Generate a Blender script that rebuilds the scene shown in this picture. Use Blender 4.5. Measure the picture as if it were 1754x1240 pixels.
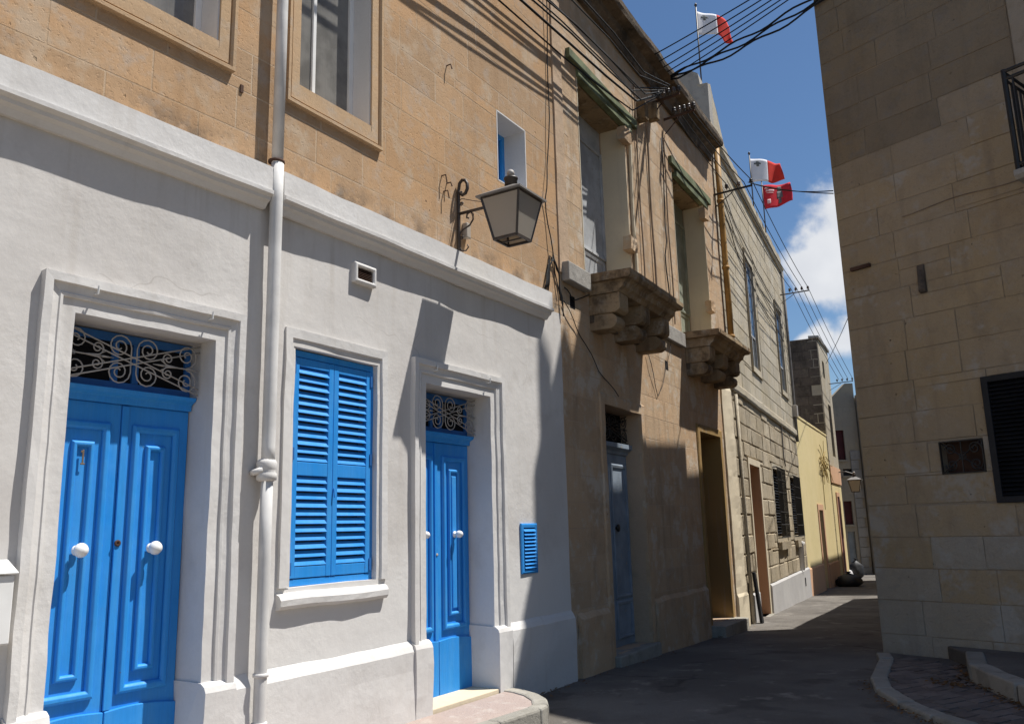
import bpy, bmesh, math, random
from mathutils import Vector, Matrix, noise
R = math.radians
random.seed(7)
scn = bpy.context.scene
for o in list(bpy.data.objects): bpy.data.objects.remove(o)

# ------------------------------------------------------------------ camera
PITCH, ROLL, FPX, EYE = R(11.4), R(1.45), 1431.0, 1.6
cam = bpy.data.cameras.new('camera'); cam.sensor_width = 36.0; cam.sensor_fit = 'HORIZONTAL'
cam.lens = FPX / 1754 * 36.0; cam.clip_start = 0.05; cam.clip_end = 2000
co = bpy.data.objects.new('camera', cam); scn.collection.objects.link(co); scn.camera = co
_F = Vector((0, math.cos(PITCH), math.sin(PITCH))); _R0 = Vector((1, 0, 0)); _U0 = Vector((0, -math.sin(PITCH), math.cos(PITCH)))
_R = _R0 * math.cos(ROLL) - _U0 * math.sin(ROLL); _U = _U0 * math.cos(ROLL) + _R0 * math.sin(ROLL)
M = Matrix.Identity(4)
for i in range(3): M[i][0], M[i][1], M[i][2] = _R[i], _U[i], -_F[i]
M[2][3] = EYE
co.matrix_world = M

# ------------------------------------------------------------------ light
SUN = Vector((1.282, 0.166, 2.6)).normalized()
SUN_POWER, SKY_POWER, EXPOSURE = 5.0, 0.05, 0.45
sl = bpy.data.lights.new('sun', 'SUN'); sl.energy = SUN_POWER; sl.angle = R(0.53); sl.color = (1.0, 0.965, 0.905)
so = bpy.data.objects.new('sun', sl); scn.collection.objects.link(so)
so.rotation_euler = SUN.to_track_quat('Z', 'Y').to_euler(); so.location = (6, 8, 30)
world = bpy.data.worlds.new('World'); scn.world = world; world.use_nodes = True
wn, wl = world.node_tree.nodes, world.node_tree.links
bg = wn['Background']; bg.inputs['Strength'].default_value = SKY_POWER
sky = wn.new('ShaderNodeTexSky'); sky.sky_type = 'NISHITA'; sky.sun_disc = False
sky.sun_elevation = math.asin(SUN.z); sky.sun_rotation = math.atan2(SUN.x, SUN.y)
sky.air_density = 1.0; sky.dust_density = 0.6; sky.ozone_density = 3.0; sky.altitude = 100
def wmath(op, a, b=None, c=None):
    n = wn.new('ShaderNodeMath'); n.operation = op
    for i, v in enumerate((a, b, c)):
        if v is None: continue
        if isinstance(v, (int, float)): n.inputs[i].default_value = v
        else: wl.new(v, n.inputs[i])
    return n.outputs[0]
tc = wn.new('ShaderNodeTexCoord')
def blob(d, rad):      # soft round patch of cloud round a direction
    v = wn.new('ShaderNodeVectorMath'); v.operation = 'DISTANCE'; wl.new(tc.outputs['Generated'], v.inputs[0]); v.inputs[1].default_value = Vector(d).normalized()
    return wmath('SUBTRACT', 1.0, wmath('DIVIDE', v.outputs['Value'], rad))
nz = wn.new('ShaderNodeTexNoise'); nz.inputs['Scale'].default_value = 17; nz.inputs['Detail'].default_value = 10; nz.inputs['Roughness'].default_value = 0.55
wl.new(tc.outputs['Generated'], nz.inputs['Vector'])
nl = wn.new('ShaderNodeTexNoise'); nl.inputs['Scale'].default_value = 2.6; nl.inputs['Detail'].default_value = 3; wl.new(tc.outputs['Generated'], nl.inputs['Vector'])
CLOUDS = [((.356, .885, .298), .062), ((.332, .893, .282), .040), ((.385, .872, .312), .070), ((.352, .90, .266), .045), ((.425, .86, .285), .075), ((.350, .915, .206), .026), ((.332, .92, .198), .020), ((.372, .907, .199), .030), ((.47, .85, .25), .07)]
dens = None
for d, r_ in CLOUDS:
    b = wmath('MAXIMUM', blob(d, r_), -1.6)
    dens = b if dens is None else wmath('MAXIMUM', dens, b)
far_cl = wmath('MULTIPLY', wmath('SUBTRACT', nl.outputs['Fac'], 0.74), 6.0)
dens = wmath('MAXIMUM', dens, far_cl)
dens = wmath('ADD', dens, wmath('MULTIPLY', wmath('SUBTRACT', nz.outputs['Fac'], 0.5), 2.2))
mr = wn.new('ShaderNodeMapRange'); mr.interpolation_type = 'SMOOTHSTEP'; wl.new(dens, mr.inputs['Value'])
mr.inputs['From Min'].default_value = -0.05; mr.inputs['From Max'].default_value = 0.55
nz2 = wn.new('ShaderNodeTexNoise'); nz2.inputs['Scale'].default_value = 14; nz2.inputs['Detail'].default_value = 6; wl.new(tc.outputs['Generated'], nz2.inputs['Vector'])
cr = wn.new('ShaderNodeMix'); cr.data_type = 'RGBA'; wl.new(nz2.outputs['Fac'], cr.inputs[0])
cr.inputs[6].default_value = (9.0, 9.4, 10.2, 1); cr.inputs[7].default_value = (15.0, 14.9, 14.8, 1)
hs = wn.new('ShaderNodeHueSaturation'); hs.inputs['Saturation'].default_value = 1.14; hs.inputs['Value'].default_value = 1.5; wl.new(sky.outputs[0], hs.inputs['Color'])
mx = wn.new('ShaderNodeMix'); mx.data_type = 'RGBA'; wl.new(wmath('MULTIPLY', mr.outputs[0], 0.92), mx.inputs[0]); wl.new(hs.outputs[0], mx.inputs[6]); wl.new(cr.outputs[2], mx.inputs[7])
wl.new(mx.outputs[2], bg.inputs['Color'])
vs = scn.view_settings; vs.view_transform = 'Standard'; vs.look = 'None'; vs.exposure = EXPOSURE; vs.gamma = 1.0; vs.use_curve_mapping = False
scn.render.resolution_x, scn.render.resolution_y = 1024, 723

# ------------------------------------------------------------------ materials
class NT:
    def __init__(s, name, rough=0.85, spec=0.3):
        s.m = bpy.data.materials.new(name); s.m.use_nodes = True; s.n = s.m.node_tree.nodes; s.l = s.m.node_tree.links
        s.b = s.n['Principled BSDF']; s.b.inputs['Roughness'].default_value = rough; s.b.inputs['Specular IOR Level'].default_value = spec
        s.pos = s.n.new('ShaderNodeNewGeometry').outputs['Position']; s.h = None
    def scaled(s, v):
        m = s.n.new('ShaderNodeVectorMath'); m.operation = 'MULTIPLY'; s.l.new(s.pos, m.inputs[0]); m.inputs[1].default_value = v; return m.outputs[0]
    def noise(s, scale, detail=4, rough=0.55, vec=None, dist=0):
        t = s.n.new('ShaderNodeTexNoise'); t.inputs['Scale'].default_value = scale; t.inputs['Detail'].default_value = min(detail, 4)
        t.inputs['Roughness'].default_value = rough; t.inputs['Distortion'].default_value = dist
        s.l.new(vec if vec is not None else s.pos, t.inputs['Vector']); return t.outputs['Fac']
    def noise_col(s, scale):
        t = s.n.new('ShaderNodeTexNoise'); t.inputs['Scale'].default_value = scale; s.l.new(s.pos, t.inputs['Vector']); return t.outputs['Color']
    def vor(s, scale, vec=None, feat='F1'):
        t = s.n.new('ShaderNodeTexVoronoi'); t.feature = feat; t.inputs['Scale'].default_value = scale; s.l.new(vec if vec is not None else s.pos, t.inputs['Vector']); return t.outputs['Distance']
    def rng(s, v, a, b, c=0.0, d=1.0):
        t = s.n.new('ShaderNodeMapRange'); t.interpolation_type = 'SMOOTHSTEP'; s.l.new(v, t.inputs[0])
        for i, x in enumerate((a, b, c, d)): t.inputs[i + 1].default_value = x
        return t.outputs[0]
    def math(s, op, a, b):
        t = s.n.new('ShaderNodeMath'); t.operation = op
        for i, v in enumerate((a, b)):
            if isinstance(v, (int, float)): t.inputs[i].default_value = v
            else: s.l.new(v, t.inputs[i])
        return t.outputs[0]
    def mix(s, f, a, b, mode='MIX'):
        t = s.n.new('ShaderNodeMix'); t.data_type = 'RGBA'; t.blend_type = mode
        for i, v in ((0, f), (6, a), (7, b)):
            if isinstance(v, (int, float)): t.inputs[i].default_value = v
            elif isinstance(v, tuple): t.inputs[i].default_value = (*v, 1) if len(v) == 3 else v
            else: s.l.new(v, t.inputs[i])
        return t.outputs[2]
    def rand(s, lo, hi):
        o = s.n.new('ShaderNodeObjectInfo'); return s.rng_lin(o.outputs['Random'], lo, hi)
    def rng_lin(s, v, lo, hi):
        t = s.n.new('ShaderNodeMapRange'); s.l.new(v, t.inputs[0]); t.inputs[3].default_value = lo; t.inputs[4].default_value = hi; return t.outputs[0]
    def vmul(s, col, v):
        t = s.n.new('ShaderNodeVectorMath'); t.operation = 'SCALE'; s.l.new(col, t.inputs[0])
        if isinstance(v, (int, float)): t.inputs['Scale'].default_value = v
        else: s.l.new(v, t.inputs['Scale'])
        return t.outputs[0]
    def bump(s, h, strength, dist=0.01):
        t = s.n.new('ShaderNodeBump'); (t.inputs['Strength'].__setattr__('default_value', strength) if isinstance(strength, (int, float)) else s.l.new(strength, t.inputs['Strength'])); t.inputs['Distance'].default_value = dist; s.l.new(h, t.inputs['Height'])
        if s.h is not None: s.l.new(s.h, t.inputs['Normal'])
        s.h = t.outputs[0]
    def done(s, col):
        if isinstance(col, tuple): s.b.inputs['Base Color'].default_value = (*col, 1)
        else: s.l.new(col, s.b.inputs['Base Color'])
        if s.h is not None: s.l.new(s.h, s.b.inputs['Normal'])
        return s.m
MT = {}
def stone(name, c1, c2, c3, rnd=0.12, pit=0.5, streak=0.0, streak_col=(0.05, 0.045, 0.04), fine=0.5, grime=0.0, rel=.55, ledge=None, holes=0.0, smear=None):
    t = NT(name, 0.95, 0.12)
    col = t.mix(t.rng(t.noise(1.1, 5), .35, .65), c1, c2)
    col = t.mix(t.rng(t.noise(5.5, 6, .65), .5, .75), col, c3)
    col = t.vmul(col, t.rng_lin(t.noise(70, 3, .7), .82, 1.16))
    col = t.vmul(col, t.rand(1 - rnd, 1 + rnd))
    if streak: col = t.mix(t.math('MULTIPLY', t.rng(t.noise(1, 6, .62, t.scaled((5, 5, .55))), .5, .72), streak), col, streak_col)
    if grime: col = t.mix(t.math('MULTIPLY', t.rng(t.noise(2.3, 7, .7), .48, .68), grime), col, streak_col)
    if ledge:   # black mould where rain splashes off the ledge below
        z_ = t.n.new('ShaderNodeSeparateXYZ'); t.l.new(t.pos, z_.inputs[0])
        f_ = t.math('MULTIPLY', t.rng(z_.outputs['Z'], ledge + .34, ledge), t.rng(t.noise(3.0, 4, .7), .42, .66)); col = t.mix(t.math('MULTIPLY', f_, .85), col, (.10, .085, .07))
    if smear:   # lime wash and mortar smears
        col = t.mix(t.math('MULTIPLY', t.rng(t.noise(1.7, 5, .72), .53, .66), .8), col, smear)
    if holes:   # scattered weathered holes in the soft stone
        hv = t.rng(t.vor(7.5, t.mix(.06, t.pos, t.noise_col(14))), .085, .05); hm = t.math('MULTIPLY', hv, t.rng(t.noise(2.2, 3), .50, .62)); col = t.mix(t.math('MULTIPLY', hm, holes), col, tuple(x * .3 for x in c1)); t.bump(t.math('SUBTRACT', 1.0, hm), .8, .02)
    pits = t.rng(t.noise(38, 4, .6), .28, .45)
    if pit: t.bump(pits, pit, .012)
    t.bump(t.noise(9, 4, .6), rel, .02); t.bump(t.noise(120, 3, .7), fine, .003)
    MT[name] = t.m; t.done(col); return t.m
stone('tan_limestone', (.42, .285, .175), (.47, .295, .162), (.42, .325, .245), .08, .3, .3, (.29, .175, .09), .45, rel=.22, ledge=4.21, holes=.85, smear=(.46, .36, .26))
stone('tan_frame', (.46, .325, .205), (.49, .34, .205), (.45, .36, .27), .04, .25, .15, (.3, .2, .12), .4, rel=.2)
stone('tan_mortar', (.49, .375, .265), (.44, .30, .18), (.45, .34, .24), 0, .3, rel=.3, ledge=4.21)
stone('pale_limestone', (.46, .335, .22), (.48, .33, .205), (.47, .40, .31), .08, .28, .42, (.25, .18, .12), .5, .28, rel=.35, holes=.8, smear=(.52, .45, .365))
stone('pale_mortar', (.47, .35, .25), (.44, .32, .22), (.38, .3, .22), 0, .3)
stone('weathered_limestone', (.43, .385, .305), (.42, .36, .26), (.36, .32, .265), .12, .8, .3, (.2, .17, .13), holes=.8)
stone('weathered_mortar', (.34, .28, .2), (.38, .3, .2), (.3, .26, .2), 0, .5)
stone('rough_limestone', (.44, .375, .275), (.37, .305, .21), (.29, .25, .19), .15, 1.0, .3, (.17, .14, .105), .8, holes=.9)
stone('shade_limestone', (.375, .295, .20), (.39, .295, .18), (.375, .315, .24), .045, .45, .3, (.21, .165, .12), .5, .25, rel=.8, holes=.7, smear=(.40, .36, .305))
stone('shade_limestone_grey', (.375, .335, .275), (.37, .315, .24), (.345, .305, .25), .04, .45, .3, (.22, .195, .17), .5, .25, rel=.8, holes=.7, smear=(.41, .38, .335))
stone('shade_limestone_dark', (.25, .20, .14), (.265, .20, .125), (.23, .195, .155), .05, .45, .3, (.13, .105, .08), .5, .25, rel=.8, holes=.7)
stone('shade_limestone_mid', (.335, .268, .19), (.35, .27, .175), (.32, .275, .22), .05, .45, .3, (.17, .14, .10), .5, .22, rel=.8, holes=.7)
stone('shade_mortar', (.34, .285, .22), (.32, .255, .18), (.28, .225, .16), 0, .3)
stone('stained_stone', (.34, .25, .15), (.24, .17, .10), (.36, .30, .22), .08, .8, .5, (.045, .035, .028), .6, .75)
stone('balcony_stone', (.36, .27, .17), (.25, .175, .105), (.42, .37, .30), .10, .8, .6, (.06, .042, .03), .6, .7)
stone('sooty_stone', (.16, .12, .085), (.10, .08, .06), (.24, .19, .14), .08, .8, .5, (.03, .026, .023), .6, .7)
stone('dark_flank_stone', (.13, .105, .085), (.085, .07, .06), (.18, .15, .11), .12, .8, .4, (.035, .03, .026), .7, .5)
stone('concrete', (.36, .34, .31), (.32, .30, .27), (.28, .26, .24), .05, .4, .2, (.15, .14, .13))
stone('kerb_stone', (.34, .32, .28), (.30, .285, .25), (.25, .235, .2), .1, .5, 0, fine=.6, grime=.25)
stone('step_slab', (.36, .29, .26), (.40, .32, .28), (.46, .41, .37), .05, .4, 0)
stone('paving', (.16, .14, .13), (.19, .155, .14), (.12, .11, .105), .22, .4, 0)
stone('far_stone', (.40, .34, .25), (.36, .31, .24), (.32, .28, .22), .08, .3, .15)
def plaster(name, c1, c2, c3, streak=.15, bumpy=1.0, low=None):
    t = NT(name, .9, .2)
    col = t.mix(t.rng(t.noise(.9, 5, .6), .38, .62), c1, c2)
    col = t.mix(t.math('MULTIPLY', t.rng(t.noise(2.6, 7, .68), .52, .74), .6), col, c3)
    col = t.vmul(col, t.rng_lin(t.noise(45, 4, .7), .93, 1.06))
    col = t.mix(t.math('MULTIPLY', t.rng(t.noise(1, 6, .6, t.scaled((7, 7, .45))), .56, .75), streak), col, (.38, .33, .27))
    if low:     # newer whitewash brushed over the foot of the wall, ragged upper edge
        z_ = t.n.new('ShaderNodeSeparateXYZ'); t.l.new(t.pos, z_.inputs[0])
        f_ = t.rng(t.math('ADD', z_.outputs['Z'], t.math('MULTIPLY', t.math('SUBTRACT', t.noise(1.9, 4, .65), .5), 1.3)), 1.55, 1.05); col = t.mix(t.math('MULTIPLY', f_, .75), col, low)
    if low:
        f_ = t.math('MULTIPLY', t.rng(z_.outputs['Z'], .5, .05), t.rng(t.noise(4, 4, .7), .4, .62)); col = t.mix(t.math('MULTIPLY', f_, .55), col, (.33, .29, .24))
        f_ = t.math('MULTIPLY', t.rng(t.noise(1, 4, .6, t.scaled((9, 9, .5))), .52, .7), t.rng(z_.outputs['Z'], 2.9, 3.95)); col = t.mix(t.math('MULTIPLY', f_, .35), col, (.40, .36, .31))
        ck = t.n.new('ShaderNodeTexVoronoi'); ck.feature = 'DISTANCE_TO_EDGE'; ck.inputs['Scale'].default_value = .8; t.l.new(t.mix(.25, t.pos, t.noise_col(2.5)), ck.inputs['Vector'])
        f_ = t.math('MULTIPLY', t.rng(ck.outputs['Distance'], .003, .0005), t.rng(t.noise(.8, 3), .54, .6)); col = t.mix(t.math('MULTIPLY', f_, .35), col, (.30, .27, .24))
    t.bump(t.noise(3.2, 4, .55), .35 * bumpy, .03); t.bump(t.noise(20, 4, .6), t.rng(t.noise(1.1, 2), .4, .65, .05 * bumpy, .5 * bumpy), .006); t.bump(t.noise(130, 2, .6), .3 * bumpy, .002)
    MT[name] = t.m; return t.done(col)
plaster('white_plaster', (.55, .525, .50), (.60, .577, .552), (.49, .463, .435), .16, .9, (.665, .65, .63))
plaster('white_trim', (.64, .625, .608), (.60, .583, .565), (.54, .52, .495), .2, 1.0)
plaster('grey_plaster', (.40, .39, .385), (.44, .43, .42), (.36, .35, .34), .1, .7)
plaster('cream_plaster', (.62, .54, .40), (.58, .50, .37), (.52, .45, .34), .3, .8)
plaster('yellow_plaster', (.62, .51, .265), (.65, .535, .29), (.55, .45, .24), .3, .6)
plaster('ochre_plaster', (.34, .22, .085), (.30, .19, .075), (.26, .18, .09), .4, .7)
plaster('pink_plaster', (.60, .36, .22), (.56, .34, .21), (.5, .33, .22), .2, .5)
plaster('white_reveal', (.66, .65, .64), (.62, .61, .6), (.58, .57, .56), .1, .7)
def paint(name, c, rough=.4, var=.1, spec=.4, grain=.25, wear=None):
    t = NT(name, rough, spec)
    col = t.mix(t.rng(t.noise(3.5, 5), .35, .65), tuple(x * (1 - var) for x in c), tuple(min(1, x * (1 + var)) for x in c))
    if wear: col = t.mix(t.math('MULTIPLY', t.rng(t.noise(16, 8, .72), .58, .7), .8), col, wear)
    t.bump(t.noise(1, 4, .6, t.scaled((60, 60, 3))), grain, .003); t.bump(t.noise(14, 3), .15, .006)
    MT[name] = t.m; return t.done(col)
def old_paint(name, c, fade, chip):
    t = NT(name, .5, .35)
    col = t.mix(t.rng(t.noise(1, 4, .6, t.scaled((9, 9, 1.2))), .35, .7), c, tuple(lerp_(a, b, .45) for a, b in zip(c, fade)))
    col = t.mix(t.math('MULTIPLY', t.rng(t.noise(2.1, 5, .7), .52, .7), .5), col, fade)
    col = t.vmul(col, t.rng_lin(t.noise(1, 3, .6, t.scaled((80, 80, 5))), .86, 1.13))
    f_ = t.math('MULTIPLY', t.rng(t.noise(42, 3, .75), .66, .70), t.rng(t.noise(3.0, 3), .5, .62)); col = t.mix(f_, col, chip)
    t.bump(t.noise(1, 3, .6, t.scaled((70, 70, 4))), .3, .003); t.bump(t.noise(12, 3), .2, .008); t.bump(t.noise(42, 3, .75), .15, .003)
    t.l.new(t.rng(t.noise(6, 3), .3, .7, .38, .65), t.b.inputs['Roughness'])
    MT[name] = t.m; return t.done(col)
lerp_ = lambda a, b, q: a + (b - a) * q
old_paint('blue_paint', (.022, .25, .68), (.06, .30, .66), (.10, .19, .33))
paint('blue_paint_deep', (.02, .12, .36), .5, .12)
paint('pale_blue_paint', (.21, .25, .30), .6, .15, .3, .4, (.3, .27, .22))
paint('grey_wood', (.36, .37, .38), .7, .15, .3, .5, (.25, .22, .18))
paint('sage_wood', (.26, .28, .22), .7, .15, .3, .5, (.3, .27, .2))
paint('green_beam', (.13, .15, .085), .85, .3, .2, .6, (.27, .25, .19))
paint('white_gloss', (.78, .78, .77), .3, .03, .5, 0)
paint('white_paint', (.72, .72, .71), .45, .05, .4, .05)
paint('pipe_paint', (.60, .59, .575), .7, .1, .25, .1)
paint('ochre_pipe', (.38, .215, .06), .6, .2, .3, .1, (.2, .13, .07))
paint('iron_light', (.38, .355, .33), .6, .1, .4, 0)
paint('iron_black', (.022, .02, .018), .5, .2, .4, 0, (.05, .03, .02))
paint('iron_lamp', (.045, .035, .03), .5, .2, .5, 0, (.09, .06, .04))
paint('rust', (.075, .042, .03), .85, .3, .2, 0)
paint('lamp_roof', (.20, .19, .18), .5, .1, .4, 0)
paint('black_shutter', (.012, .013, .016), .55, .2, .3, .1)
paint('dark_room', (.012, .012, .013), .9, .1, .1, 0)
paint('cable_rubber', (.012, .012, .013), .7, .1, .3, 0)
paint('conduit_buff', (.24, .18, .13), .8, .2, .2, 0)
paint('cable_grey', (.16, .15, .14), .7, .1, .3, 0)
paint('insulator_brown', (.10, .07, .055), .35, .2, .5, 0)
paint('porcelain', (.42, .38, .33), .3, .1, .5, 0)
paint('brass', (.15, .11, .075), .4, .1, .5, 0)
paint('flag_white', (.72, .72, .75), .85, .03, .1, 0)
paint('flag_red', (.62, .055, .04), .85, .08, .1, 0)
paint('flag_crimson', (.60, .04, .055), .85, .08, .1, 0)
paint('flag_grey', (.16, .17, .17), .85, .1, .1, 0)
paint('flag_pink', (.75, .5, .5), .85, .05, .1, 0)
paint('maroon', (.07, .012, .014), .6, .15, .3, .1)
paint('sack_black', (.012, .012, .014), .6, .1, .5, 0)
paint('sack_white', (.6, .58, .58), .4, .05, .5, 0)
paint('dry_twig', (.30, .22, .09), .9, .2, .1, 0)
paint('dry_leaf', (.16, .085, .035), .9, .4, .1, 0)
paint('net_curtain', (.17, .165, .155), .16, .22, .5, .9)
paint('roller_grey', (.26, .29, .31), .55, .1, .3, 0)
t = NT('frosted_glass', .25, .5); t.b.inputs['Transmission Weight'].default_value = .55; t.b.inputs['Roughness'].default_value = .35
MT['frosted_glass'] = t.done((.60, .55, .48))
t = NT('window_glass', .06, .5); MT['window_glass'] = t.done((.10, .11, .115))
t = NT('blue_glass', .08, .6); MT['blue_glass'] = t.done((.10, .20, .36))
t = NT('asphalt', .9, .25)
c_ = t.mix(t.rng(t.noise(.7, 6, .6), .4, .62), (.112, .101, .090), (.155, .142, .127))
c_ = t.mix(t.rng(t.noise(2.2, 7, .7), .56, .7), c_, (.235, .215, .19))
c_ = t.mix(t.math('MULTIPLY', t.rng(t.noise(1.6, 4, .5), .58, .66), .6), c_, (.068, .061, .055))
c_ = t.vmul(c_, t.rng_lin(t.noise(110, 2, .8), .5, 1.5))
ck = t.n.new('ShaderNodeTexVoronoi'); ck.feature = 'DISTANCE_TO_EDGE'; ck.inputs['Scale'].default_value = .55; t.l.new(t.mix(.3, t.pos, t.noise_col(1.5)), ck.inputs['Vector'])
c_ = t.mix(t.math('MULTIPLY', t.math('MULTIPLY', t.rng(ck.outputs['Distance'], .008, .002), .6), t.rng(t.noise(.6, 3), .5, .62)), c_, (.035, .03, .027))
c_ = t.mix(t.math('MULTIPLY', t.rng(t.vor(26), .10, .05), .7), c_, (.32, .30, .27))
t.bump(t.noise(90, 2, .7), .8, .008); t.bump(t.noise(3, 4), .5, .04); t.bump(t.noise(11, 3), .4, .02)
MT['asphalt'] = t.done(c_)

# ------------------------------------------------------------------ geometry helpers
COL = scn.collection
class Wall:
    """vertical plane: s along it, z up, d out towards the street"""
    def __init__(w, x, y, th):
        th = R(th); w.P = Vector((x, y, 0)); w.u = Vector((math.sin(th), math.cos(th), 0)); w.n = Vector((math.cos(th), -math.sin(th), 0)); w.th = th
    def pt(w, s, z, d=0.0): return w.P + w.u * s + w.n * d + Vector((0, 0, z))
def tag(o, label=None, cat=None, group=None, kind=None):
    if label: o['label'] = label
    if cat: o['category'] = cat
    if group: o['group'] = group
    if kind: o['kind'] = kind
    return o
def empty(name, loc, label, cat, group=None):
    o = bpy.data.objects.new(name, None); COL.objects.link(o); o.location = loc; o.empty_display_size = .2
    return tag(o, label, cat, group)
def root_loc(p):
    v = Vector((0, 0, 0))
    while p is not None: v += p.location; p = p.parent
    return v
class MB:
    def __init__(s): s.v = []; s.f = []
    def add(s, vs, fs):
        k = len(s.v); s.v += [Vector(p) for p in vs]; s.f += [tuple(i + k for i in f) for f in fs]; return s
    def hexa(s, p):   # 8 points: bottom ring 0-3, top ring 4-7
        return s.add(p, [(3, 2, 1, 0), (4, 5, 6, 7), (0, 1, 5, 4), (1, 2, 6, 5), (2, 3, 7, 6), (3, 0, 4, 7)])
    def box(s, W, s0, s1, z0, z1, d0, d1):
        return s.hexa([W.pt(s0, z0, d0), W.pt(s0, z0, d1), W.pt(s1, z0, d1), W.pt(s1, z0, d0), W.pt(s0, z1, d0), W.pt(s0, z1, d1), W.pt(s1, z1, d1), W.pt(s1, z1, d0)])
    def sweep(s, W, prof, s0, s1, cuts=1):   # profile (d, z) drawn along s
        n = len(prof); vs = []
        for i in range(cuts + 1):
            a = s0 + (s1 - s0) * i / cuts
            vs += [W.pt(a, z, d) for d, z in prof]
        fs = [(i * n + j, i * n + (j + 1) % n, (i + 1) * n + (j + 1) % n, (i + 1) * n + j) for i in range(cuts) for j in range(n)]
        fs += [tuple(range(n - 1, -1, -1)), tuple(cuts * n + j for j in range(n))]
        return s.add(vs, fs)
    def plate(s, W, pts, d0, d1):   # outline (s, z) given thickness
        n = len(pts); vs = [W.pt(a, z, d0) for a, z in pts] + [W.pt(a, z, d1) for a, z in pts]
        return s.add(vs, [tuple(range(n)), tuple(range(2 * n - 1, n - 1, -1))] + [(i, i + n, (i + 1) % n + n, (i + 1) % n) for i in range(n)])
    def slab(s, pts, z0, z1):      # outline (x, y)
        n = len(pts); vs = [(x, y, z0) for x, y in pts] + [(x, y, z1) for x, y in pts]
        return s.add(vs, [tuple(range(n)), tuple(range(2 * n - 1, n - 1, -1))] + [(i, i + n, (i + 1) % n + n, (i + 1) % n) for i in range(n)])
    def surround(s, W, s0, s1, z0, z1, prof, closed=False):   # moulding round an opening; prof (outward offset, d)
        n = len(prof); rings = []
        for k in range(4):
            ring = []
            for o, d in prof:
                a = s0 - o if k in (0, 1) else s1 + o
                z = (z0 - o if closed else z0) if k in (0, 3) else z1 + o
                ring.append(W.pt(a, z, d))
            rings.append(ring)
        vs = [p for r_ in rings for p in r_]; fs = []
        for k in range(4 if closed else 3):
            k2 = (k + 1) % 4
            fs += [(k * n + j, k * n + (j + 1) % n, k2 * n + (j + 1) % n, k2 * n + j) for j in range(n)]
        if not closed: fs += [tuple(range(n - 1, -1, -1)), tuple(3 * n + j for j in range(n))]
        return s.add(vs, fs)
    def tube(s, pts, r, n=6, flat=None):
        pts = [Vector(p) for p in pts]; k0 = len(s.v); m = len(pts); rr = r if isinstance(r, (list, tuple)) else [r] * m
        t0 = (pts[1] - pts[0]).normalized(); a = t0.orthogonal().normalized()
        for i, p in enumerate(pts):
            t_ = (pts[min(i + 1, m - 1)] - pts[max(i - 1, 0)])
            t_ = t_.normalized() if t_.length > 1e-9 else t0
            a = (a - t_ * a.dot(t_)); a = a.normalized() if a.length > 1e-6 else t_.orthogonal().normalized()
            b = t_.cross(a)
            for j in range(n):
                q = 2 * math.pi * j / n; s.v.append(p + (a * math.cos(q) + b * math.sin(q)) * rr[i])
        for i in range(m - 1):
            for j in range(n): s.f.append((k0 + i * n + j, k0 + i * n + (j + 1) % n, k0 + (i + 1) * n + (j + 1) % n, k0 + (i + 1) * n + j))
        s.f.append(tuple(k0 + j for j in range(n - 1, -1, -1))); s.f.append(tuple(k0 + (m - 1) * n + j for j in range(n)))
        return s
    def lathe(s, c, axis, prof, n=16):   # prof (radius, along)
        axis = Vector(axis).normalized(); a = axis.orthogonal().normalized(); b = axis.cross(a); c = Vector(c); k0 = len(s.v); m = len(prof)
        for r_, h in prof:
            for j in range(n):
                q = 2 * math.pi * j / n; s.v.append(c + axis * h + (a * math.cos(q) + b * math.sin(q)) * max(r_, 1e-4))
        for i in range(m - 1):
            for j in range(n): s.f.append((k0 + i * n + j, k0 + i * n + (j + 1) % n, k0 + (i + 1) * n + (j + 1) % n, k0 + (i + 1) * n + j))
        s.f.append(tuple(k0 + j for j in range(n - 1, -1, -1))); s.f.append(tuple(k0 + (m - 1) * n + j for j in range(n)))
        return s
    def build(s, name, mat, parent=None, smooth=False, bevel=0, wob=0, cut=.12, wscale=3.0, seg=2, loc=None):
        base = root_loc(parent) if parent is not None else (Vector(loc) if loc is not None else Vector((0, 0, 0)))
        me = bpy.data.meshes.new(name); me.from_pydata([p - base for p in s.v], [], s.f); me.validate()
        bm = bmesh.new(); bm.from_mesh(me); bmesh.ops.recalc_face_normals(bm, faces=bm.faces)
        if wob:
            for _ in range(6):
                es = [e for e in bm.edges if e.calc_length() > cut * 1.5]
                if not es: break
                bmesh.ops.subdivide_edges(bm, edges=es, cuts=1, use_grid_fill=True)
            for v in bm.verts:
                w = v.co + base; q = w * wscale
                v.co += Vector((noise.noise(q), noise.noise(q + Vector((31, 7, 3))), noise.noise(q + Vector((5, 17, 43))))) * wob
                q = w * wscale * 5; v.co += Vector((noise.noise(q), noise.noise(q + Vector((31, 7, 3))), noise.noise(q + Vector((5, 17, 43))))) * wob * .35
        if smooth:
            for f in bm.faces: f.smooth = True
            if wob:
                for e in bm.edges:
                    if len(e.link_faces) == 2 and e.calc_face_angle(0) > .6: e.smooth = False
        bm.to_mesh(me); bm.free()
        o = bpy.data.objects.new(name, me); COL.objects.link(o); me.materials.append(MT[mat] if isinstance(mat, str) else mat)
        if parent is not None: o.parent = parent
        elif loc is not None: o.location = loc
        if bevel:
            b = o.modifiers.new('bevel', 'BEVEL'); b.width = bevel; b.segments = seg; b.limit_method = 'ANGLE'; b.angle_limit = R(35)
        return o
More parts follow.
